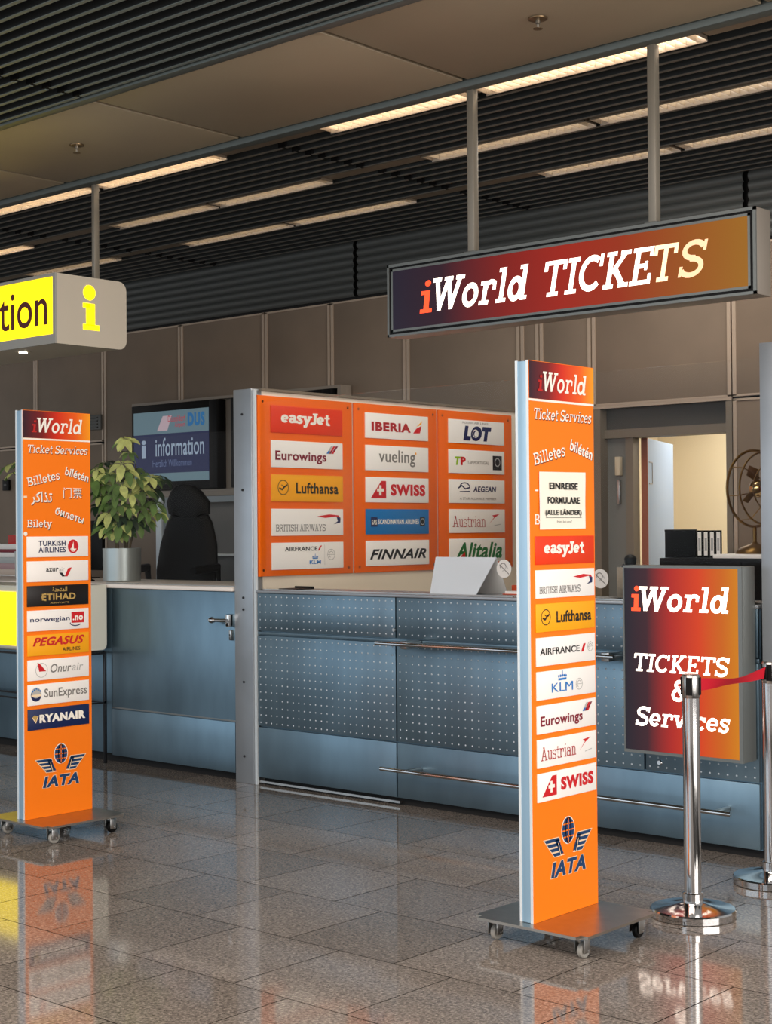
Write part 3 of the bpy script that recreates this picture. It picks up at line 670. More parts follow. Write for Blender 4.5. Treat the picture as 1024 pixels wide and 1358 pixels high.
# glass screens over the counter
for i, (x0, x1, lb) in enumerate(((-6.60, -4.74, 'clear glass screen on the ticket counter before the orange boards'), (-4.715, -3.33, 'clear glass screen on the ticket counter before the open door'))):
    g = empty('glass_screen', ((x0+x1)/2, 6.29, 1.146), lb, 'glass screen', 'glass screens on the counters')
    obj('pane', B(x0, x1, 6.287, 6.293, 1.153, 2.26, GLASS), g)
    obj('channel', B(x0, x1, 6.283, 6.297, 1.1465, 1.153, SATIN), g)
    sx = -4.795 if i == 0 else -4.205
    st = obj('sticker', MB().lathe([(.047, 0), (.047, .001)], (sx, 6.2855, 1.292 if i == 0 else 1.25), mat('sticker white', (222, 220, 216), .5), 28, 'y'), g, label='round white sticker with thin grey figure')
    ar = Art((sx, 6.2855, 1.292 if i == 0 else 1.25), (1, 0, 0), (0, 0, 1), (0, -1, 0)).frame(-.047, -.047, .094, .094)
    ar.L([(.2, .72), (.85, .2)], .05, GREY); ar.L(arc(.45, .6, .2, .2, 0, 200, 8), .05, GREY); ar.L([(.4, .35), (.7, .62), (.78, .5)], .05, LGREY); ar.make('print', st)

# things on the ticket counter
TENT = mat('tent card white', (222, 230, 240), .4)
t = empty('tent_card', (-5.33, 6.5, 1.146), 'blank pale blue-white tent card leaning on the ticket counter', 'tent card')
mb = MB(); 
def slab4(mb, pts, nrm, th, m_):
    n = Vector(nrm).normalized()*th; a_ = [Vector(p) for p in pts]; b_ = [p+n for p in a_]
    mb.face(a_, m_); mb.face(b_[::-1], m_)
    for i in range(4): j = (i+1) % 4; mb.face([a_[i], b_[i], b_[j], a_[j]], m_)
slab4(mb, [(-5.39, 6.40, 1.1475), (-5.07, 6.40, 1.1475), (-5.01, 6.50, 1.345), (-5.43, 6.50, 1.345)], (0, 1, -.3), .004, TENT); obj('front_card', mb, t)
mb = MB(); slab4(mb, [(-5.39, 6.60, 1.1475), (-5.01, 6.60, 1.1475), (-5.01, 6.505, 1.345), (-5.43, 6.505, 1.345)], (0, -1, -.3), .004, mat('tent card rear', (206, 206, 204), .4)); obj('rear_card', mb, t)
o = empty('leaflet_tray', (-5.9, 6.5, 1.146), 'small flat dark tray at the left end of the ticket counter by the post', 'tray')
mb = B(-6.57, -6.42, 6.40, 6.55, 1.146, 1.152, BLACK, .001); obj('base', mb, o)
obj('rim', B(-6.57, -6.42, 6.535, 6.55, 1.152, 1.162, BLACK, .001), o)
for (x0, x1, lb) in ((-4.97, -4.76, 'orange-red document tray on the counter right of the tent card'),):
    o = empty('document_tray', ((x0+x1)/2, 6.75, 1.146), lb, 'tray')
    TR = mat('orange red plastic', (196, 74, 36), .4)
    mb = B(x0, x1, 6.58, 6.60, 1.147, 1.195, TR, .002); mb.box(x0, x1, 6.50, 6.60, 1.147, 1.152, TR); obj('shell', mb, o)
    obj('paper', B(x0+.01, x1-.01, 6.51, 6.575, 1.152, 1.165, WHITE), o)
o = empty('leaflet_holder', (-4.17, 6.5, 1.146), 'clear acrylic leaflet holder on the counter left of the lower lit sign', 'leaflet holder')
mb = B(-4.26, -4.10, 6.52, 6.524, 1.147, 1.34, GLASS); mb.box(-4.26, -4.10, 6.44, 6.52, 1.147, 1.151, GLASS); mb.box(-4.26, -4.10, 6.44, 6.444, 1.151, 1.25, GLASS); obj('shell', mb, o)
obj('leaflet', B(-4.25, -4.11, 6.50, 6.512, 1.151, 1.30, mat('grey leaflet', (150, 138, 122), .6)), o)
o = empty('desk_lamp', (-4.5, 7.0, 1.0), 'small black rounded desk lamp head just above the lower lit sign', 'desk lamp')
mb = MB().tube([(-4.56, 7.0, .75), (-4.56, 7.0, 1.25), (-4.53, 7.0, 1.30)], .008, BLACK, 8); obj('arm', mb, o)
obj('head', MB().lathe([(.004, -.05), (.022, -.045), (.03, -.01), (.034, .02), (.02, .035), (.004, .04)], (-4.49, 7.0, 1.315), BLACK, 16), o)
obj('base', MB().lathe([(.08, 0), (.08, .012), (.02, .02)], (-4.56, 7.0, .75), BLACK, 20), o)

# black cabinet, binders and the bronze fan
bc = empty('black_cabinet', (-4.6, 8.3, 0), 'tall black cabinet with white top edge before the open door', 'cabinet')
obj('body', B(-5.0, -3.9, 8.12, 8.55, 0, 1.31, BLACK, .003), bc)
obj('top', B(-4.62, -3.9, 8.10, 8.56, 1.311, 1.335, WHITE, .002), bc)
obj('door', B(-4.42, -3.92, 8.105, 8.12, .05, 1.29, BLACKM, .003), bc); obj('door', B(-4.98, -4.44, 8.105, 8.12, .05, 1.29, BLACKM, .003), bc)
RA = math.radians(28); RD = Vector((math.cos(RA), math.sin(RA), 0))
def row_thing(name, lx, wd, lb, cat, group=None):
    t_ = empty(name, Vector((-4.99, 8.17, 1.3115))+RD*lx, lb, cat, group); t_.rotation_euler.z = RA
    def part(nm, mb): o_ = bpy.data.objects.new(nm, mb.mesh(nm)); C.objects.link(o_); o_.parent = t_; return o_
    return part
pt = row_thing('file_box', 0, .185, 'plain black file box left of the white-labelled binders', 'file box')
pt('box', B(0, .183, 0, .22, 0, .158, BLACKM, .003)); pt('lid', B(-.002, .185, -.003, .222, .158, .172, BLACK, .002))
for i, lb in enumerate(('black binder with white spine label touching the file box', 'black binder with white spine label, second from the file box', 'black binder with white spine label, third from the file box', 'black binder with white spine label, nearest the fan')):
    pt = row_thing('ring_binder', .190+i*.0375, .035, lb, 'binder', 'binders on the black cabinet')
    pt('cover', B(0, .035, 0, .2, 0, .165, BLACKM, .002)); pt('spine_label', B(.007, .029, -.003, 0, .012, .155, WHITE)); pt('label_lines', B(.011, .025, -.0035, -.003, .04, .12, LGREY))
BRZ = mat('bronze', (128, 98, 52), .35, .85)
fx, fy, fz = -4.45, 8.30, 1.725
fn = empty('desk_fan', (fx, fy, 1.335), 'bronze ring-cage fan with round hub standing on the black cabinet', 'fan')
d_ = Vector((math.cos(math.radians(-15)), math.sin(math.radians(-15)), 0)); s_ = Vector((-d_.y, d_.x, 0)); up = Vector((0, 0, 1)); c_ = Vector((fx, fy, fz))
def fr(rad, off, th, name='cage_ring'):
    obj(name, MB().tube([c_+d_*off+(s_*math.cos(2*PI*i/40)+up*math.sin(2*PI*i/40))*rad for i in range(40)], th, BRZ, 8, closed=True), fn)
fr(.228, 0, .0085); fr(.215, .085, .006); fr(.135, .12, .004); fr(.07, .13, .004)
for i in range(8):
    a_ = 2*PI*i/8+.2; e_ = s_*math.cos(a_)+up*math.sin(a_)
    obj('cage_wire', MB().tube([c_+e_*.228, c_+d_*.085+e_*.215, c_+d_*.12+e_*.135, c_+d_*.135+e_*.03], .0032, BRZ, 6), fn)
for i in range(4):
    a_ = 2*PI*i/4+.5; mb = MB(); e_ = s_*math.cos(a_)+up*math.sin(a_); g_ = -s_*math.sin(a_)+up*math.cos(a_)
    slab4(mb, [c_+d_*.05+e_*.03, c_+d_*.06+e_*.11-g_*.03, c_+d_*.03+e_*.155, c_+d_*.02+e_*.11+g_*.04], d_, .002, BRZ); obj('blade', mb, fn)
t_ = bmesh.new(); bmesh.ops.create_uvsphere(t_, u_segments=20, v_segments=12, radius=.055)
for f in t_.faces: f.smooth = True
mb = MB(); mb.merge(t_, mat('polished brass', (200, 170, 120), .15, 1), Matrix.Translation(c_+d_*.03)); obj('hub', mb, fn)
obj('stem', MB().tube([(fx, fy, 1.37), (fx, fy, fz-.225)], .012, BRZ, 10), fn)
obj('base', MB().lathe([(.115, 0), (.11, .015), (.08, .04), (.03, .055), (.012, .07)], (fx, fy, 1.336), BRZ, 28), fn)

# ------------------------------------------------------------------ mirrored light box signs
G_SIGN = [(0, (32, 26, 42)), (1, (150, 98, 24)), (.16, (46, 22, 34)), (.36, (124, 26, 20)), (.52, (150, 32, 18)), (.68, (146, 46, 18)), (.84, (146, 76, 22))]
gm = ramp_mat('backlit hanging gradient', G_SIGN, emit=1.0)
FRAME = mat('sign frame grey', (120, 124, 122), .4, .5); LETW = mat('backlit letter', (255, 238, 222), .5, emit=2.6); LETR = mat('backlit red letter', (250, 74, 34), .5, emit=1.2)
LETD = mat('backlit letter fading', (236, 190, 150), .5, emit=.95)
LETM = mat('backlit letter mid', (252, 214, 168), .5, emit=1.25)
hs = empty('hanging_sign', (-4.37, 6.22, 2.53), 'long orange and red backlit hanging sign with white slab letters', 'sign')
mb = B(-5.462, -3.277, 6.16, 6.29, 2.530, 2.918, mat('casing taupe', (150, 142, 132), .45, .3), .004); obj('casing', mb, hs)
mb = B(-5.462, -3.277, 6.150, 6.16, 2.903, 2.918, FRAME); mb.box(-5.462, -3.277, 6.150, 6.16, 2.530, 2.543, FRAME); mb.box(-5.462, -5.45, 6.15, 6.16, 2.53, 2.918, FRAME); mb.box(-3.292, -3.277, 6.15, 6.16, 2.53, 2.918, FRAME)
obj('front_frame', mb, hs)
obj('black_gasket', B(-5.45, -3.292, 6.156, 6.16, 2.543, 2.903, BLACK), hs)
mb = B(-5.436, -3.306, 6.152, 6.157, 2.556, 2.568, FRAME); mb.box(-5.436, -3.306, 6.152, 6.157, 2.880, 2.892, FRAME); mb.box(-5.436, -5.424, 6.152, 6.157, 2.556, 2.892, FRAME); mb.box(-3.318, -3.306, 6.152, 6.157, 2.556, 2.892, FRAME)
obj('inner_frame', mb, hs)
pn = obj('lit_panel', B(-5.424, -3.318, 6.153, 6.156, 2.568, 2.880, gm), hs)
ar = Art((0, 6.1525, 0), (1, 0, 0), (0, 0, 1), (0, -1, 0)).frame(0, 0, 1, 1)
ar.S('i', -5.234, 2.636, -5.150, 2.806, LETR, .17, .1)
ar.S('World', -5.140, 2.636, -4.522, 2.812, LETW, .165, .22)
ar.S('TICKE', -4.425, 2.636, -3.795, 2.808, LETW, .165, .22); ar.S('T', -3.80, 2.638, -3.665, 2.808, LETM, .165, .22); ar.S('S', -3.675, 2.638, -3.515, 2.810, LETD, .15, .22)
ar.make('lettering', pn)
for x in (-4.925, -3.838):
    r_ = obj('hanging_rod', B(x-.021, x+.021, 6.2, 6.242, 2.918, Zc-.03, RODM, .003), hs)
    obj('rod_foot', B(x-.035, x+.035, 6.185, 6.257, 2.918, 2.932, FRAME, .002), r_)

G_BOX = [(0, (34, 32, 42)), (1, (200, 122, 20)), (.2, (62, 34, 42)), (.42, (170, 40, 34)), (.66, (206, 62, 28)), (.86, (196, 96, 22))]
gm2 = ramp_mat('backlit lower gradient', G_BOX, emit=1.0)
ls = empty('light_box_sign', (-3.66, 6.19, .45), 'upright orange-red backlit sign with white slab letters on the steel counter front', 'sign')
mb = B(-3.969, -3.349, 6.13, 6.243, .448, 1.321, FRAME, .004); obj('casing', mb, ls)
mb = B(-3.969, -3.962, 6.12, 6.13, .448, 1.321, FRAME); mb.box(-3.368, -3.349, 6.12, 6.13, .448, 1.321, FRAME); mb.box(-3.962, -3.368, 6.12, 6.13, .448, .462, FRAME); mb.box(-3.962, -3.368, 6.12, 6.13, 1.31, 1.321, FRAME)
obj('front_frame', mb, ls)
pn = obj('lit_panel', B(-3.962, -3.368, 6.124, 6.129, .462, 1.310, gm2), ls)
ar = Art((0, 6.1235, 0), (1, 0, 0), (0, 0, 1), (0, -1, 0)).frame(0, 0, 1, 1)
ar.S('i', -3.925, 1.109, -3.874, 1.226, LETR, .20, .05)
ar.S('World', -3.882, 1.109, -3.413, 1.226, LETW, .17, .16)
ar.S('TICKETS', -3.912, .825, -3.413, .915, LETW, .165, .16)
ar.S('&', -3.712, .70, -3.628, .80, LETW, .165, .1)
ar.S('Services', -3.908, .575, -3.414, .667, LETW, .165, .16)
ar.make('lettering', pn)

# yellow information sign
YSIGN = mat('backlit yellow', (255, 222, 0), .5, emit=1.4); MAROON = mat('maroon letter', (92, 14, 14), .5)
IBOX = mat('sign shell pale grey', (206, 198, 182), .45)
isg = empty('information_sign', (-9.5, 6.2, 2.7), 'pale grey hanging box sign with lit yellow face, at left picture edge', 'sign')
t_ = bmesh.new(); bmesh.ops.create_cube(t_, size=1)
X0, X1, Y0, Y1, Z0, Z1 = -11.6, -8.06, 5.9, 6.46, 2.705, 3.155
for v in t_.verts: v.co = Vector(((X0+X1)/2+v.co.x*(X1-X0), (Y0+Y1)/2+v.co.y*(Y1-Y0), (Z0+Z1)/2+v.co.z*(Z1-Z0)))
bmesh.ops.bevel(t_, geom=[e for e in t_.edges if abs(e.verts[0].co.x-e.verts[1].co.x) > 1 and e.verts[0].co.y > 6.2], offset=.06, segments=5, profile=.5, affect='EDGES')
mb = MB(); mb.merge(t_, IBOX); sh = obj('shell', mb, isg)
mb = B(X0, X1, 5.885, 5.90, 3.135, 3.155, FRAME); mb.box(X0, X1, 5.885, 5.90, 2.705, 2.765, FRAME); mb.box(-8.085, X1, 5.885, 5.90, 2.765, 3.135, FRAME); mb.mats = [mat('sign frame pale', (168, 168, 162), .5)]; obj('front_frame', mb, isg)
pn = obj('yellow_face', B(X0+.02, -8.088, 5.888, 5.899, 2.768, 3.133, YSIGN), isg)
ar = Art((0, 5.8875, 0), (1, 0, 0), (0, 0, 1), (0, -1, 0)).frame(0, 0, 1, 1)
ar.T('Information', -9.735, 2.828, -8.145, 3.085, MAROON, .008); ar.make('lettering', pn)
ar = Art((-8.0595, 0, 0), (0, 1, 0), (0, 0, 1), (1, 0, 0)).frame(0, 0, 1, 1); LY = mat('lit yellow symbol', (255, 232, 0), .5, emit=1.35)
ar.D(6.155, 3.055, .050, .050, LY); ar.rect(6.128, 2.84, 6.200, 2.985, LY); ar.rect(6.103, 2.955, 6.160, 2.985, LY); ar.rect(6.103, 2.812, 6.236, 2.848, LY)
ar.make('letter_symbol', isg, label='yellow letter i on the end face')
sp = obj('spot_lamp', MB().lathe([(.05, -.004), (.05, .003)], (-8.6, 6.02, 2.703), mat('spot rim', (200, 190, 170), .3, .6), 20), isg)
obj('spot_lens', MB().lathe([(.028, -.004), (.028, 0)], (-8.6, 6.02, 2.698), mat('spot lens', (255, 244, 220), .4, emit=8), 18), sp)
for x in (-7.972,):
    pass
obj('hanging_rod', B(-8.09, -8.062, 6.2, 6.242, 3.155, Zc-.03, RODM, .003), isg)
obj('hanging_rod', B(-10.6, -10.56, 6.2, 6.242, 3.155, Zc-.03, RODM, .003), isg)

# ------------------------------------------------------------------ information counter
ic = empty('information_counter', (-8.2, 6.4, 0), 'brushed steel information counter with white worktop behind the left sign column', 'counter')
obj('worktop', B(-12.2, -6.79, 6.22, 6.98, 1.135, 1.160, mat('pale pink-white worktop', (252, 244, 236), .4), .004), ic)
obj('front_panel', B(-12.2, -7.965, 6.25, 6.275, .06, 1.134, STEEL, .002), ic)
obj('body', B(-12.2, -6.79, 6.62, 6.95, 0, 1.13, mat('counter carcass', (96, 98, 100), .6)), ic)
obj('plinth', B(-12.2, -6.79, 6.30, 6.62, 0, .06, DARKGAP), ic)
lb_ = empty('lit_counter_box', (-9.2, 6.0, .73), 'pale rounded counter box with bright yellow front, left of the left sign column', 'counter box')
t_ = bmesh.new(); bmesh.ops.create_cube(t_, size=1)
for v in t_.verts: v.co = Vector((-10.1+v.co.x*4.26, 6.005+v.co.y*.41, .945+v.co.z*.42))
bmesh.ops.bevel(t_, geom=[e for e in t_.edges if abs(e.verts[0].co.x-e.verts[1].co.x) > 1 and e.verts[0].co.z < .9], offset=.035, segments=4, profile=.5, affect='EDGES')
mb = MB(); mb.merge(t_, mat('pale shell', (224, 224, 210), .45)); obj('shell', mb, lb_)
obj('yellow_front', B(-12.2, -8.02, 5.793, 5.799, .768, 1.115, YSIGN), lb_)
# slim black frame under the box
BT = mat('dark tube', (40, 42, 46), .3, .6)
uf = empty('support_frame', (-8.5, 6.1, 0), 'slim dark tube support frame below the pale counter box', 'frame')
for x in (-7.985, -10.2): obj('leg', B(x-.009, x+.009, 6.195, 6.213, 0, .725, BT, .002), uf)
for (y, z) in ((5.86, .712), (6.2, .712)): obj('top_bar', B(-12.0, -7.985, y-.008, y+.008, z-.006, z+.006, BT), uf)
obj('end_bar', B(-7.994, -7.976, 5.86, 6.2, .706, .718, BT), uf)
for (y, z) in ((6.2, .395), (6.0, .395)): obj('foot_bar', B(-12.0, -7.976, y-.008, y+.008, z-.006, z+.006, BT), uf)
obj('end_bar', B(-7.994, -7.976, 6.0, 6.2, .389, .401, BT), uf)
# steel half door in the counter
hd = empty('half_door', (-7.4, 6.25, 0), 'low brushed steel door with lever handle, left of the steel post', 'door')
obj('door_leaf', B(-7.96, -6.783, 6.248, 6.285, .05, 1.132, STEEL, .003), hd)
obj('kick_panel', B(-7.958, -6.785, 6.240, 6.248, .052, .352, STEEL, .002), hd)
obj('seam', B(-7.958, -6.785, 6.243, 6.250, .356, .364, SATIN), hd)
hh = obj('door_handle', MB().tube([(-6.80, 6.19, .962), (-6.93, 6.19, .962)], .0105, CHROME, 12), hd)
obj('knob', MB().lathe([(.004, -.018), (.016, -.016), (.02, 0), (.016, .014), (.004, .016)], (-6.925, 6.185, .962), CHROME, 18, 'x'), hh)
obj('rose_plate', B(-6.822, -6.796, 6.20, 6.248, .925, 1.0, CHROME, .006), hh)
obj('lock_plate', B(-6.822, -6.800, 6.225, 6.248, .842, .905, SATIN, .006), hd)
obj('keyhole', MB().lathe([(.005, -.001), (.005, .001)], (-6.811, 6.2245, .875), INK, 10, 'y'), hd)
# glass over the information counter
g = empty('glass_screen', (-7.3, 6.29, 1.16), 'clear glass screen over the information counter beside the plant', 'glass screen', 'glass screens on the counters')
obj('pane', B(-8.07, -6.80, 6.287, 6.293, 1.1655, 2.10, GLASS), g)
obj('channel', B(-8.07, -6.80, 6.283, 6.297, 1.1605, 1.1655, SATIN), g)

# screens on the back wall
fb = empty('screen_cabinet', (-9.65, 8.85, 1.8), 'wide taupe wall cabinet framing the two black screens', 'cabinet')
TV = mat('screen cabinet taupe', (140, 130, 118), .5)
mb = B(-10.96, -8.355, 8.90, 8.97, 1.80, 2.652, TV, .003); obj('back_panel', mb, fb)
mb = B(-10.96, -10.925, 8.84, 8.90, 1.80, 2.652, TV); mb.box(-8.39, -8.355, 8.84, 8.90, 1.80, 2.652, TV); mb.box(-10.925, -8.39, 8.84, 8.90, 2.628, 2.652, TV); mb.box(-10.925, -8.39, 8.84, 8.90, 1.80, 1.855, TV)
obj('frame', mb, fb)
def tv(x0, x1, z0, z1, lb, content):
    t = empty('wall_screen', ((x0+x1)/2, 8.8, z0), lb, 'screen', 'black screens on the back wall')
    obj('housing', B(x0, x1, 8.80, 8.90, z0, z1, BLACK, .006), t)
    s0, s1, q0, q1 = x0+.035, x1-.105, z0+.075, z1-.065
    sc = obj('display', B(s0, s1, 8.796, 8.799, q0, q1, mat('screen navy', (22, 34, 78), .25, emit=.3) if content else BLACKM), t)
    obj('bezel', B(x1-.10, x1-.002, 8.794, 8.80, z0+.01, z1-.01, BLACK, .002), t)
    if content:
        a = Art((0, 8.796, 0), (1, 0, 0), (0, 0, 1), (0, -1, 0)).frame(s0, q0, s1-s0, q1-q0)
        PB = mat('screen pale blue', (104, 132, 144), .3, emit=.3); SW = mat('screen pale letters', (160, 178, 200), .3, emit=.3)
        a.rect(0, .68, 1, 1, PB); a.rect(0, 0, 1, .12, PB)
        a.T('information', .30, .36, .94, .62, SW, .01, l=2); a.T('i', .11, .34, .17, .60, SW, .03, l=2); a.T('Herzlich Willkommen', .26, .21, .78, .31, mat('screen dim letters', (86, 100, 136), .3, emit=.5), l=2)
        a.T('DUS', .73, .76, .95, .95, mat('screen teal', (18, 96, 150), .3, emit=.5), .06, l=2)
        a.P([(.32, .72), (.46, .72), (.52, .93), (.40, .93)], mat('screen blush', (170, 150, 158), .3, emit=.55), 2)
        SR = mat('screen red', (168, 70, 80), .3, emit=.5)
        a.T('Düsseldorf', .47, .84, .70, .93, SR, .01, l=3); a.T('Airport', .56, .74, .70, .83, SR, .01, l=3)
        a.make('picture', sc)
tv(-10.915, -9.765, 1.862, 2.624, 'black wall screen with navy information picture above the office chair', True)
tv(-9.60, -8.42, 1.862, 2.624, 'switched-off black wall screen, only its top showing over the partition', False)
# glazed cabinet below
gc = empty('glazed_cabinet', (-9.6, 8.6, 0), 'grey glazed cabinet with inner shelf below the wall screens', 'cabinet')
GC = mat('cabinet blue grey', (128, 136, 140), .4, .3)
mb = B(-10.33, -8.5, 8.80, 8.84, 0, 1.79, mat('cabinet back', (112, 108, 104), .6)); mb.box(-10.33, -10.0, 8.62, 8.66, 0, 1.79, GC); mb.box(-8.55, -8.5, 8.62, 8.8, 0, 1.79, GC); mb.box(-10.0, -8.55, 8.62, 8.66, 1.74, 1.79, GC); mb.box(-10.0, -8.55, 8.62, 8.66, 0, .9, GC)
obj('frame', mb, gc); obj('shelf', B(-10.0, -8.55, 8.64, 8.80, 1.29, 1.305, WHITE), gc)
obj('side_strip', B(-10.345, -10.27, 8.60, 8.62, 0, 1.79, ALUW), gc); obj('pane', B(-10.0, -8.55, 8.625, 8.63, .9, 1.74, GLASS), gc)

# black monitor left of the plant, pen
mo = empty('monitor', (-9.05, 7.0, 1.16), 'black monitor on the information counter behind the left sign column', 'monitor')
obj('panel', B(-9.45, -8.93, 6.92, 6.95, 1.22, 1.58, BLACK, .004), mo); obj('display', B(-9.44, -8.94, 6.95, 6.953, 1.24, 1.57, BLACKM), mo)
obj('stand', B(-9.2, -9.12, 6.925, 6.95, 1.165, 1.24, BLACK), mo); obj('foot', B(-9.3, -9.02, 6.86, 6.97, 1.161, 1.168, BLACK, .002), mo)
o = empty('pen', (-8.62, 6.6, 1.2), 'slim black pen with white clip standing left of the plant pot', 'pen')
obj('barrel', MB().tube([(-8.575, 6.55, 1.162), (-8.612, 6.55, 1.36)], .007, BLACK, 8), o); obj('clip', MB().tube([(-8.590, 6.540, 1.27), (-8.606, 6.540, 1.345)], .003, WHITE, 6), o)
obj('foot', MB().lathe([(.025, 0), (.025, .006), (.008, .012)], (-8.575, 6.55, 1.1605), BLACK, 14), o)
# red and white things behind the left column
o = empty('low_cupboard', (-11.4, 7.7, 0), 'pale low cupboard carrying the brochure pile, seen left of the left sign column', 'cupboard')
obj('carcass', B(-12.6, -10.60, 7.5, 7.95, 0, 1.08, mat('low cupboard pale', (200, 190, 178), .5), .004), o); obj('top', B(-12.62, -10.58, 7.48, 7.97, 1.08, 1.10, CREAM, .003), o)
o = empty('brochure_stack', (-11.2, 7.6, 1.10), 'pile of white and dark red edged brochures left of the left sign column', 'brochures')
z = 1.1005
for i, (h_, mm) in enumerate(((.045, WHITE), (.045, mat('brochure cream', (226, 206, 190), .5)), (.05, mat('brochure pink', (196, 160, 162), .5)), (.05, mat('brochure grey', (190, 196, 196), .5)), (.04, WHITE), (.028, DRED), (.044, WHITE))):
    obj('brochure', B(-11.6+.02*(i % 2), -10.78+.012*((i*2) % 3), 7.5, 7.8, z, z+h_-.001, mm, .001), o); z += h_
o = empty('red_box', (-10.9, 7.6, z), 'small red box on the brochure pile at far left', 'box')
obj('carton', B(-10.975, -10.79, 7.52, 7.66, z, z+.075, mat('box red', (196, 40, 34), .5), .002), o); obj('tape', B(-10.90, -10.87, 7.519, 7.661, z+.075, z+.077, CREAMINK), o)

# office chair
ch = empty('office_chair', (-9.0, 7.75, 0), 'tall black office chair with headrest behind the information counter', 'chair')
def cushion(name, prof, yc, th, par, m_, ang=0):
    """prof: list of (z, half width, x centre, y shift)"""
    mb = MB(); k_ = mb.mi(m_); rings = []
    for (z, hw, xc, ys) in prof:
        ring = []
        for j in range(18):
            a_ = 2*PI*j/18; cx_ = math.copysign(abs(math.cos(a_))**.6, math.cos(a_))*hw; cy_ = math.copysign(abs(math.sin(a_))**.8, math.sin(a_))*th
            ring.append(mb.bm.verts.new((xc+cx_*math.cos(ang)-cy_*math.sin(ang), yc+ys+cx_*math.sin(ang)+cy_*math.cos(ang), z)))
        rings.append(ring)
    for A_, B_ in zip(rings, rings[1:]):
        for j in range(18): f = mb.bm.faces.new((A_[j], A_[(j+1) % 18], B_[(j+1) % 18], B_[j])); f.smooth = True; f.material_index = k_
    mb.bm.faces.new(rings[0][::-1]); mb.bm.faces.new(rings[-1])
    return obj(name, mb, par)
xa = -8.98; an = .45
CH = mat('chair leather', (7, 7, 8), .5, spec=.18)
cushion('backrest', [(1.02, .17, xa, 0), (1.05, .235, xa, 0), (1.2, .255, xa, .02), (1.4, .235, xa, .04), (1.56, .19, xa, .05), (1.63, .15, xa, .05), (1.645, .10, xa, .05)], 7.75, .055, ch, CH, an)
cushion('headrest', [(1.61, .10, xa+.02, .03), (1.63, .17, xa+.02, .03), (1.72, .18, xa+.01, .03), (1.80, .13, xa, .02), (1.845, .08, xa-.01, .02), (1.855, .04, xa-.01, .02)], 7.75, .05, ch, CH, an)
cushion('seat', [(.83, .22, xa, -.25), (.85, .27, xa, -.25), (.91, .27, xa, -.25), (.94, .2, xa, -.25)], 7.75, .24, ch, CH, an)
for sg in (-1, 1):
    ax_, ay_ = xa+sg*.29*math.cos(an), 7.72+sg*.29*math.sin(an)
    obj('armrest', MB().tube([(ax_-.10*math.sin(-an), ay_-.28, 1.20), (ax_, ay_, 1.22), (ax_, ay_+.02, 1.08), (xa+sg*.16, 7.62, .86)], [.03, .034, .02, .018], CH, 10), ch)
obj('gas_column', MB().tube([(xa, 7.55, .08), (xa, 7.55, .84)], .028, SATIN, 12), ch)
obj('foot_ring', MB().tube([(xa+.2*math.cos(i*PI/12), 7.55+.2*math.sin(i*PI/12), .35) for i in range(24)], .012, SATIN, 8, closed=True), ch)
for i in range(5):
    a_ = 2*PI*i/5+.3; e_ = (xa+.3*math.cos(a_), 7.55+.3*math.sin(a_))
    lg = obj('leg', MB().tube([(xa, 7.55, .09), (e_[0], e_[1], .07)], [.025, .016], BLACK, 8), ch)
    obj('caster', MB().lathe([(.028, -.012), (.03, 0), (.028, .012)], (e_[0], e_[1], .03), BLACK, 14, 'x'), lg)

# potted plant
px, py = -8.30, 6.60
pp = empty('potted_umbrella_plant', (px, py, 1.16), 'leafy yellow-green umbrella plant in round steel pot on information counter', 'plant')
obj('pot', MB().lathe([(.118, 0), (.124, .003), (.128, .008), (.130, .225), (.126, .225), (.120, .21)], (px, py, 1.161), mat('pot satin', (176, 184, 184), .35, .75), 36), pp)
obj('soil', MB().lathe([(.119, .19), (.119, .205)], (px, py, 1.161), mat('soil', (40, 30, 22), .9, noise=.4, nscale=80), 24), pp)
LG = mat('leaf green', (96, 124, 66), .4, noise=.35, nscale=14, var=.25); LY_ = mat('leaf yellow green', (206, 214, 132), .4, noise=.2, nscale=20, var=.15); LD = mat('leaf dark green', (34, 58, 36), .45, noise=.3, nscale=14, var=.2)
STM = mat('plant stem', (92, 76, 50), .7)
rnd = random.Random(11)
def palm_leaf(c, up_, size, m1, m2):
    """compound leaf: 6-8 drooping leaflets round a point"""
    mb = MB(); n = rnd.choice((6, 7, 7, 8)); up_ = Vector(up_).normalized()
    a0 = Vector((0, 0, 1)).orthogonal() if abs(up_.z) > .98 else Vector((0, 0, 1)).cross(up_).normalized(); b0 = up_.cross(a0)
    ph = rnd.uniform(0, 6.28)
    for i in range(n):
        a_ = ph+2*PI*i/n+rnd.uniform(-.12, .12); d = (a0*math.cos(a_)+b0*math.sin(a_)); sd = up_.cross(d)
        L = size*rnd.uniform(.8, 1.12); dr = rnd.uniform(.5, 1.05); wd = L*.215
        P_ = []
        for t_, ww in ((.0, .02), (.14, .10), (.27, .62), (.48, 1), (.70, .90), (.88, .5), (1, .02)):
            q = Vector(c)+d*(L*t_)*(1-.25*t_*dr)+up_*(.06*L*t_)-Vector((0, 0, 1))*(dr*L*.55*t_*t_)
            P_.append((q-sd*wd*ww+up_*wd*.22*ww, q, q+sd*wd*ww+up_*wd*.22*ww))
        km = mb.mi(m1 if rnd.random() < .7 else m2)
        vv = [[mb.bm.verts.new(p) for p in r3] for r3 in P_]
        for A_, B_ in zip(vv, vv[1:]):
            for j in (0, 1): f = mb.bm.faces.new((A_[j], A_[j+1], B_[j+1], B_[j])); f.material_index = km; f.smooth = True
    return mb
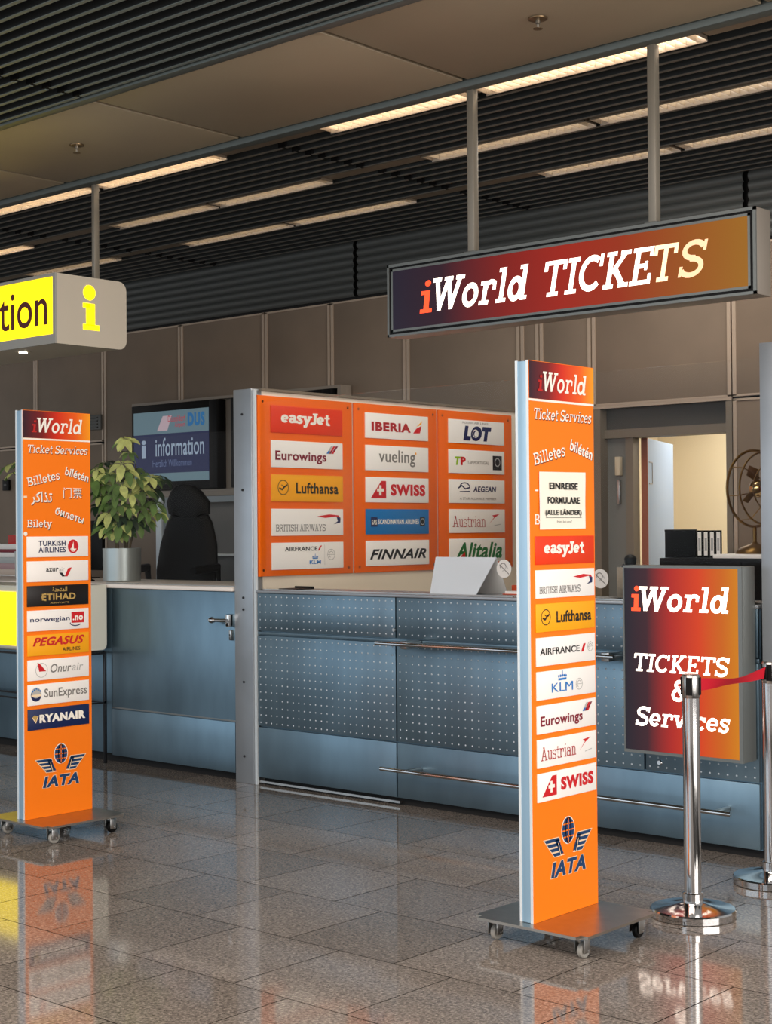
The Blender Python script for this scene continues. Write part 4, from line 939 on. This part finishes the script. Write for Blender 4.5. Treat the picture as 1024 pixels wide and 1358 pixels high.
# right and toward-camera directions of the hall side
sr = Vector((.746, .665, 0)); sf = Vector((.665, -.746, 0))
def ptp(u, v, w_): return Vector((px, py, 1.16))+sr*u+Vector((0, 0, v))+sf*w_
stems = [(-.03, .02, -.10, .62), (.02, -.02, .02, .72), (.05, .03, .16, .55), (-.02, .03, -.04, .45), (.03, 0, .1, .8)]
clusters = []
tips = []
for (u0, w0, u1, h) in stems:
    pts = [ptp(u0, .2, w0), ptp(u0+(u1-u0)*.4, .2+(h-.2)*.5, w0), ptp(u1, h, w0*1.5)]
    obj('stem', MB().tube(pts, [.009, .007, .004], STM, 7), pp); tips.append((pts, h))
spots = [(.03, 1.00, .02, 1), (.02, .97, .05, 1), (-.16, .74, .0, 0), (-.12, .80, -.08, 2), (-.17, .64, .06, 0), (.02, .78, .08, 1), (.05, .72, .10, 1), (-.05, .68, .12, 1), (-.10, .60, .08, 0), (.10, .66, .08, 1), (.13, .62, .03, 1), (.19, .67, .0, 1), (.26, .66, -.06, 2),
         (.02, .60, .13, 0), (.15, .55, .08, 1), (.09, .52, .12, 1), (-.02, .52, .12, 0), (-.13, .50, .05, 0), (-.15, .42, .02, 2), (.0, .42, .14, 0), (.06, .40, .12, 1), (.13, .42, .06, 0), (.22, .44, .02, 0), (.25, .36, .03, 1), (-.05, .36, .13, 1),
         (-.07, .44, .10, 0), (.18, .36, .07, 0), (.02, .32, .14, 2), (-.02, .30, .10, 1), (-.10, .34, .05, 2), (.08, .30, .12, 2), (0, .66, -.1, 2), (.1, .58, -.12, 2), (-.08, .55, -.1, 2), (.15, .48, -.1, 2), (-.12, .70, .03, 0), (.05, .88, 0, 0), (-.15, .56, -.04, 2), (.08, .74, -.05, 2), (.2, .56, -.05, 2),
         (-.08, .24, .10, 0), (-.02, .20, .12, 1), (.03, .20, .11, 0), (.12, .26, .10, 2), (.16, .30, .05, 0), (-.12, .28, .04, 2), (.01, .26, .14, 1)]
for (u, v, w_, k_) in spots:
    v = .16+v*.78; c_ = ptp(u*1.05, v+.03, w_)
    m1, m2 = ((LG, LY_), (LY_, LG), (LD, LG))[k_]
    mb = palm_leaf(c_, Vector((0, 0, 1))+sr*(u*1.8)+sf*(.45+w_*2), rnd.uniform(.10, .135), m1, m2)
    # petiole back to the nearest stem
    best = min((p for pts, h in tips for p in [pts[1].lerp(pts[2], q/6) for q in range(7)]+[pts[0].lerp(pts[1], q/4) for q in range(5)]), key=lambda p: (p-c_).length+abs(p.z-c_.z+.06))
    mid = best.lerp(c_, .5)+Vector((0, 0, .02)); mb.tube([best, mid, c_], .0022, LG, 5)
    obj('leaf', mb, pp)
# the second plant, just showing left of the column
p2 = empty('potted_umbrella_plant', (-9.45, 6.6, 1.16), 'umbrella plant hidden behind left sign column, pale leaves at its left edge', 'plant')
obj('pot', MB().lathe([(.10, 0), (.11, .005), (.115, .2), (.105, .2)], (-9.35, 6.6, 1.161), mat('pot satin', (176, 184, 184), .35, .75), 28), p2)
obj('stem', MB().tube([(-9.35, 6.6, 1.33), (-9.35, 6.6, 1.98)], [.009, .005], STM, 7), p2)
for (dx, z, k_) in ((-.17, 2.0, 1), (-.12, 1.94, 1), (-.02, 2.02, 0), (.1, 1.92, 2), (.05, 1.8, 0)):
    mb = palm_leaf(Vector((-9.35+dx, 6.55, z)), (dx, -.4, 1), .12, *((LG, LY_), (LY_, LG), (LD, LG))[k_]); mb.tube([(-9.35, 6.6, z-.06), (-9.35+dx, 6.55, z)], .0022, LG, 5); obj('leaf', mb, p2)

# ------------------------------------------------------------------ sign columns on wheeled plates
HG = ramp_mat('printed header gradient', [(0, (46, 18, 34)), (1, (255, 160, 20)), (.28, (120, 20, 22)), (.5, (214, 42, 10)), (.78, (240, 96, 16))], fade='y')
PAP = mat('paper', (250, 246, 230), .7)
def column(X, names, label, pls, z_first, paper):
    y0, y1 = 4.415, 4.822
    t = empty('sign_column', (X-.03, 4.617, 0), label, 'sign column', 'wheeled orange sign columns')
    obj('core', B(X-.056, X-.002, y0+.001, y1-.001, .0935, 2.098, ALU, .003), t)
    obj('front_edge', B(X-.012, X-.001, y0-.001, y0+.010, .0935, 2.1, ALUW), t)
    if not paper: pass
    obj('rear_edge', B(X-.060, X-.050, y0-.001, y0+.004, .0935, 2.1, ALUW), t)
    obj('face_sheet', B(X-.002, X, y0, y1, .0935, 2.1, ORANGE), t)
    hd_ = obj('header', B(X, X+.0015, y0+.002, y1, 1.964, 2.098, HG), t, label='header panel fading from dark red to orange')
    obj('header_line', B(X, X+.0018, y0, y1, 1.955, 1.963, WINK), t)
    O = (X+.0016, y0, 0); ar = Art(O, (0, 1, 0), (0, 0, 1), (1, 0, 0)).frame(0, 0, 1, 1)
    ar.S('i', .050, 1.992, .080, 2.052, mat('header red letter', (190, 24, 20), .5), .18, .1)
    ar.S('World', .082, 1.992, .356, 2.066, WINK, .15, .2); ar.make('lettering', hd_)
    ar = Art((X+.0004, y0, 0), (0, 1, 0), (0, 0, 1), (1, 0, 0)).frame(0, 0, 1, 1)
    def two(kind, s, x0, z0, x1, z1, rot=0, **k_):
        f = ar.S if kind == 'S' else ar.T
        f(s, x0+.0035, z0-.003, x1+.0035, z1-.003, DSH, rot=rot, l=1, **k_); f(s, x0, z0, x1, z1, WINK, rot=rot, l=2, **k_)
    two('S', 'Ticket Services', .028, 1.889, .390, 1.931, w_=.13, shear=.2)
    two('S', 'Billetes', .022, 1.742, .216, 1.788, rot=12, w_=.15, shear=0)
    two('T', 'bilétén', .250, 1.768, .397, 1.810, rot=-14, bold=.02)
    if paper:
        ar.rect(.03, 1.632, .05, 1.637, WINK, 2)
        ar.S('B', .026, 1.512, .056, 1.55, WINK, .15, 0, 2)
    else:
        two('T', '\ufeae\ufedb\ufe8d\ufeac\ufe97', .045, 1.632, .170, 1.700, bold=.02)
        ar.rect(.002, 1.668, .022, 1.678, CREAMINK, 2)
        two('T', '门票', .238, 1.668, .352, 1.722)
        two('T', 'билеты', .187, 1.564, .365, 1.602, rot=-16, bold=.02)
        two('S', 'Bilety', .022, 1.512, .168, 1.562, w_=.15, shear=0)
        ar.D(.012, 1.492, .011, .011, WINK, 2)
    iata(ar, .215, .305)
    ar.make('lettering', t)
    for i, (nm, pb) in enumerate(zip(names, pls)):
        zt = z_first-i*.1213; u0 = .018 if not paper else .026
        p = obj('airline_plate', B(X, X+.005, y0+u0, y0+u0+.370, zt-.102, zt, PCOL.get(nm, WHITE), .0015), t, label=pb)
        a2 = Art((X+.005, y0, 0), (0, 1, 0), (0, 0, 1), (1, 0, 0)).frame(u0, zt-.102, .370, .102); logo(nm, a2); a2.make('lettering', p)
    # plate and castors
    cx_, cy_ = X-.002, 4.612
    mb = MB(); t2 = bmesh.new(); bmesh.ops.create_cube(t2, size=1)
    for v in t2.verts: v.co = Vector((cx_+v.co.x*.49, cy_+v.co.y*.49, .088+v.co.z*.010))
    bmesh.ops.bevel(t2, geom=[e for e in t2.edges if abs(e.verts[0].co.z-e.verts[1].co.z) > .005], offset=.03, segments=4, affect='EDGES')
    mb.merge(t2, PLATE); obj('base_plate', mb, t)
    for sx_ in (-1, 1):
        for sy_ in (-1, 1):
            wx, wy = cx_+sx_*.19, cy_+sy_*.175
            c = obj('castor', MB().lathe([(.022, .072), (.024, .083), (.024, .0835)], (wx, wy, 0), SATIN, 14), t)
            mb = B(wx-.022, wx-.019, wy-.014, wy+.022, .022, .074, SATIN, .001); mb.box(wx+.019, wx+.022, wy-.014, wy+.022, .022, .074, SATIN, .001); mb.box(wx-.022, wx+.022, wy-.012, wy+.014, .070, .074, SATIN)
            obj('fork', mb, c)
            obj('wheel', MB().lathe([(.006, -.011), (.024, -.011), (.0285, -.006), (.0285, .006), (.024, .011), (.006, .011)], (wx, wy+.012, .029), mat('castor wheel grey', (150, 148, 142), .4) if sy_ < 0 else BLACK, 20, 'x'), c)
            obj('axle', MB().tube([(wx-.024, wy+.012, .029), (wx+.024, wy+.012, .029)], .005, CHROME, 8), c)
    return t
column(-6.315, ['turkish', 'azur', 'etihad', 'norwegian', 'pegasus', 'onur', 'sun', 'ryanair'], 'tall orange wheeled sign column at left, with black and navy airline plates',
       ['white plate with red disc', 'white plate with black and red tick', 'black plate with gold lettering', 'white plate with red square', 'yellow plate with red slanted capitals', 'white plate with red tail in a ring', 'white plate with grey lettering and small globe', 'navy plate with white capitals'], 1.478, False)
colR = column(-3.25, ['easyjet', 'ba', 'lh', 'af', 'klm', 'ew', 'au', 'swiss'], 'tall orange wheeled sign column at right, with white paper notice and red plate',
       ['red plate with white rounded lettering', 'white plate with red and blue ribbon', 'yellow plate with ringed bird emblem', 'white plate with black capitals and red dash', 'white plate with blue crown and capitals', 'white plate with dark red lettering and stripes', 'white plate with thin red serif lettering', 'white plate with red tail fin and cross'], 1.470, True)
# paper notice on the right column
nt_ = empty('paper_notice', (-3.246, 4.615, 1.49), 'white paper notice with black capitals taped on the right sign column', 'notice')
mb = MB(); k_ = mb.mi(PAP); nx, nz = 8, 8; g_ = [[mb.bm.verts.new((-3.2462+(.0015)*(i/nx)**3*(j/nz)+.0006*math.sin(i*1.1+j*.7), 4.469+.288*i/nx, 1.494+.208*j/nz+.003*(i/nx))) for j in range(nz+1)] for i in range(nx+1)]
for i in range(nx):
    for j in range(nz): f = mb.bm.faces.new((g_[i][j], g_[i+1][j], g_[i+1][j+1], g_[i][j+1])); f.material_index = k_; f.smooth = True
pb = obj('sheet', mb, nt_)
a = Art((-3.2441, 4.469, 1.494), (0, 1, 0), (0, 0, 1), (1, 0, 0)).frame(0, 0, .288, .208)
a.T('EINREISE', .20, .70, .82, .82, INK, .03); a.T('FORMULARE', .16, .45, .86, .57, INK, .03); a.T('(ALLE LÄNDER)', .11, .23, .90, .36, INK, .03); a.rect(.12, .205, .90, .212, INK); a.T('Hier bei uns !', .36, .12, .68, .16, GREY)
a.make('lettering', pb)

# ------------------------------------------------------------------ stanchions and belt
def stanchion(x, y, lb):
    t = empty('belt_stanchion', (x, y, 0), lb, 'stanchion', 'chrome belt stanchions')
    obj('base', MB().lathe([(.155, .0005), (.163, .003), (.164, .028), (.160, .034), (.13, .036), (.09, .042), (.055, .050), (.042, .054)], (x, y, 0), CHROME, 56), t)
    obj('collar', MB().lathe([(.036, .050), (.040, .052), (.040, .09), (.036, .094)], (x, y, 0), CHROME, 32), t)
    obj('post', MB().lathe([(.033, .06), (.033, .84)], (x, y, 0), CHROME, 36), t)
    h_ = obj('belt_head', MB().lathe([(.0335, .84), (.0345, .842), (.0345, .925), (.031, .931), (.005, .932)], (x, y, 0), SATIN, 36), t)
    for a_ in (math.radians(200), math.radians(20), math.radians(290), math.radians(80)):
        e_ = Vector((math.cos(a_), math.sin(a_), 0)); s2 = Vector((-e_.y, e_.x, 0)); mb = MB(); o_ = Vector((x, y, 0))
        slab4(mb, [o_+e_*.031-s2*.012+Vector((0, 0, .852)), o_+e_*.031+s2*.012+Vector((0, 0, .852)), o_+e_*.031+s2*.012+Vector((0, 0, .920)), o_+e_*.031-s2*.012+Vector((0, 0, .920))], e_, .007, BLACK); obj('belt_slot', mb, h_)
stanchion(-3.068, 5.20, 'chrome belt stanchion in front of the lower lit sign')
stanchion(-3.093, 5.89, 'chrome belt stanchion at the right picture edge beside the counter end')
rb = empty('red_belt', (-3.08, 5.55, .86), 'bright red retractable belt between the two chrome stanchions', 'belt')
mb = MB(); RB = mat('red belt fabric', (216, 14, 44), .6); k_ = mb.mi(RB); pv = None; n = 24
for i in range(n+1):
    q = i/n; y = 5.242+.60*q; x = -3.062-.028*q; z = .888-.012*math.sin(PI*q); tw = math.radians(6+68*math.sin(PI*q*.9)**2*(1-.6*q)); hw = .024
    a1 = Vector((x+hw*math.sin(tw), y, z+hw*math.cos(tw))); b1 = Vector((x-hw*math.sin(tw), y, z-hw*math.cos(tw)))
    cur = [mb.bm.verts.new(p) for p in (a1, b1, b1+Vector((.0015, 0, 0)), a1+Vector((.0015, 0, 0)))]
    if pv:
        for j in range(4): f = mb.bm.faces.new((pv[j], pv[(j+1) % 4], cur[(j+1) % 4], cur[j])); f.material_index = k_
    pv = cur
obj('belt_strap', mb, rb); obj('belt_clip', B(-3.10, -3.082, 5.832, 5.8485, .858, .912, BLACK, .003), rb)
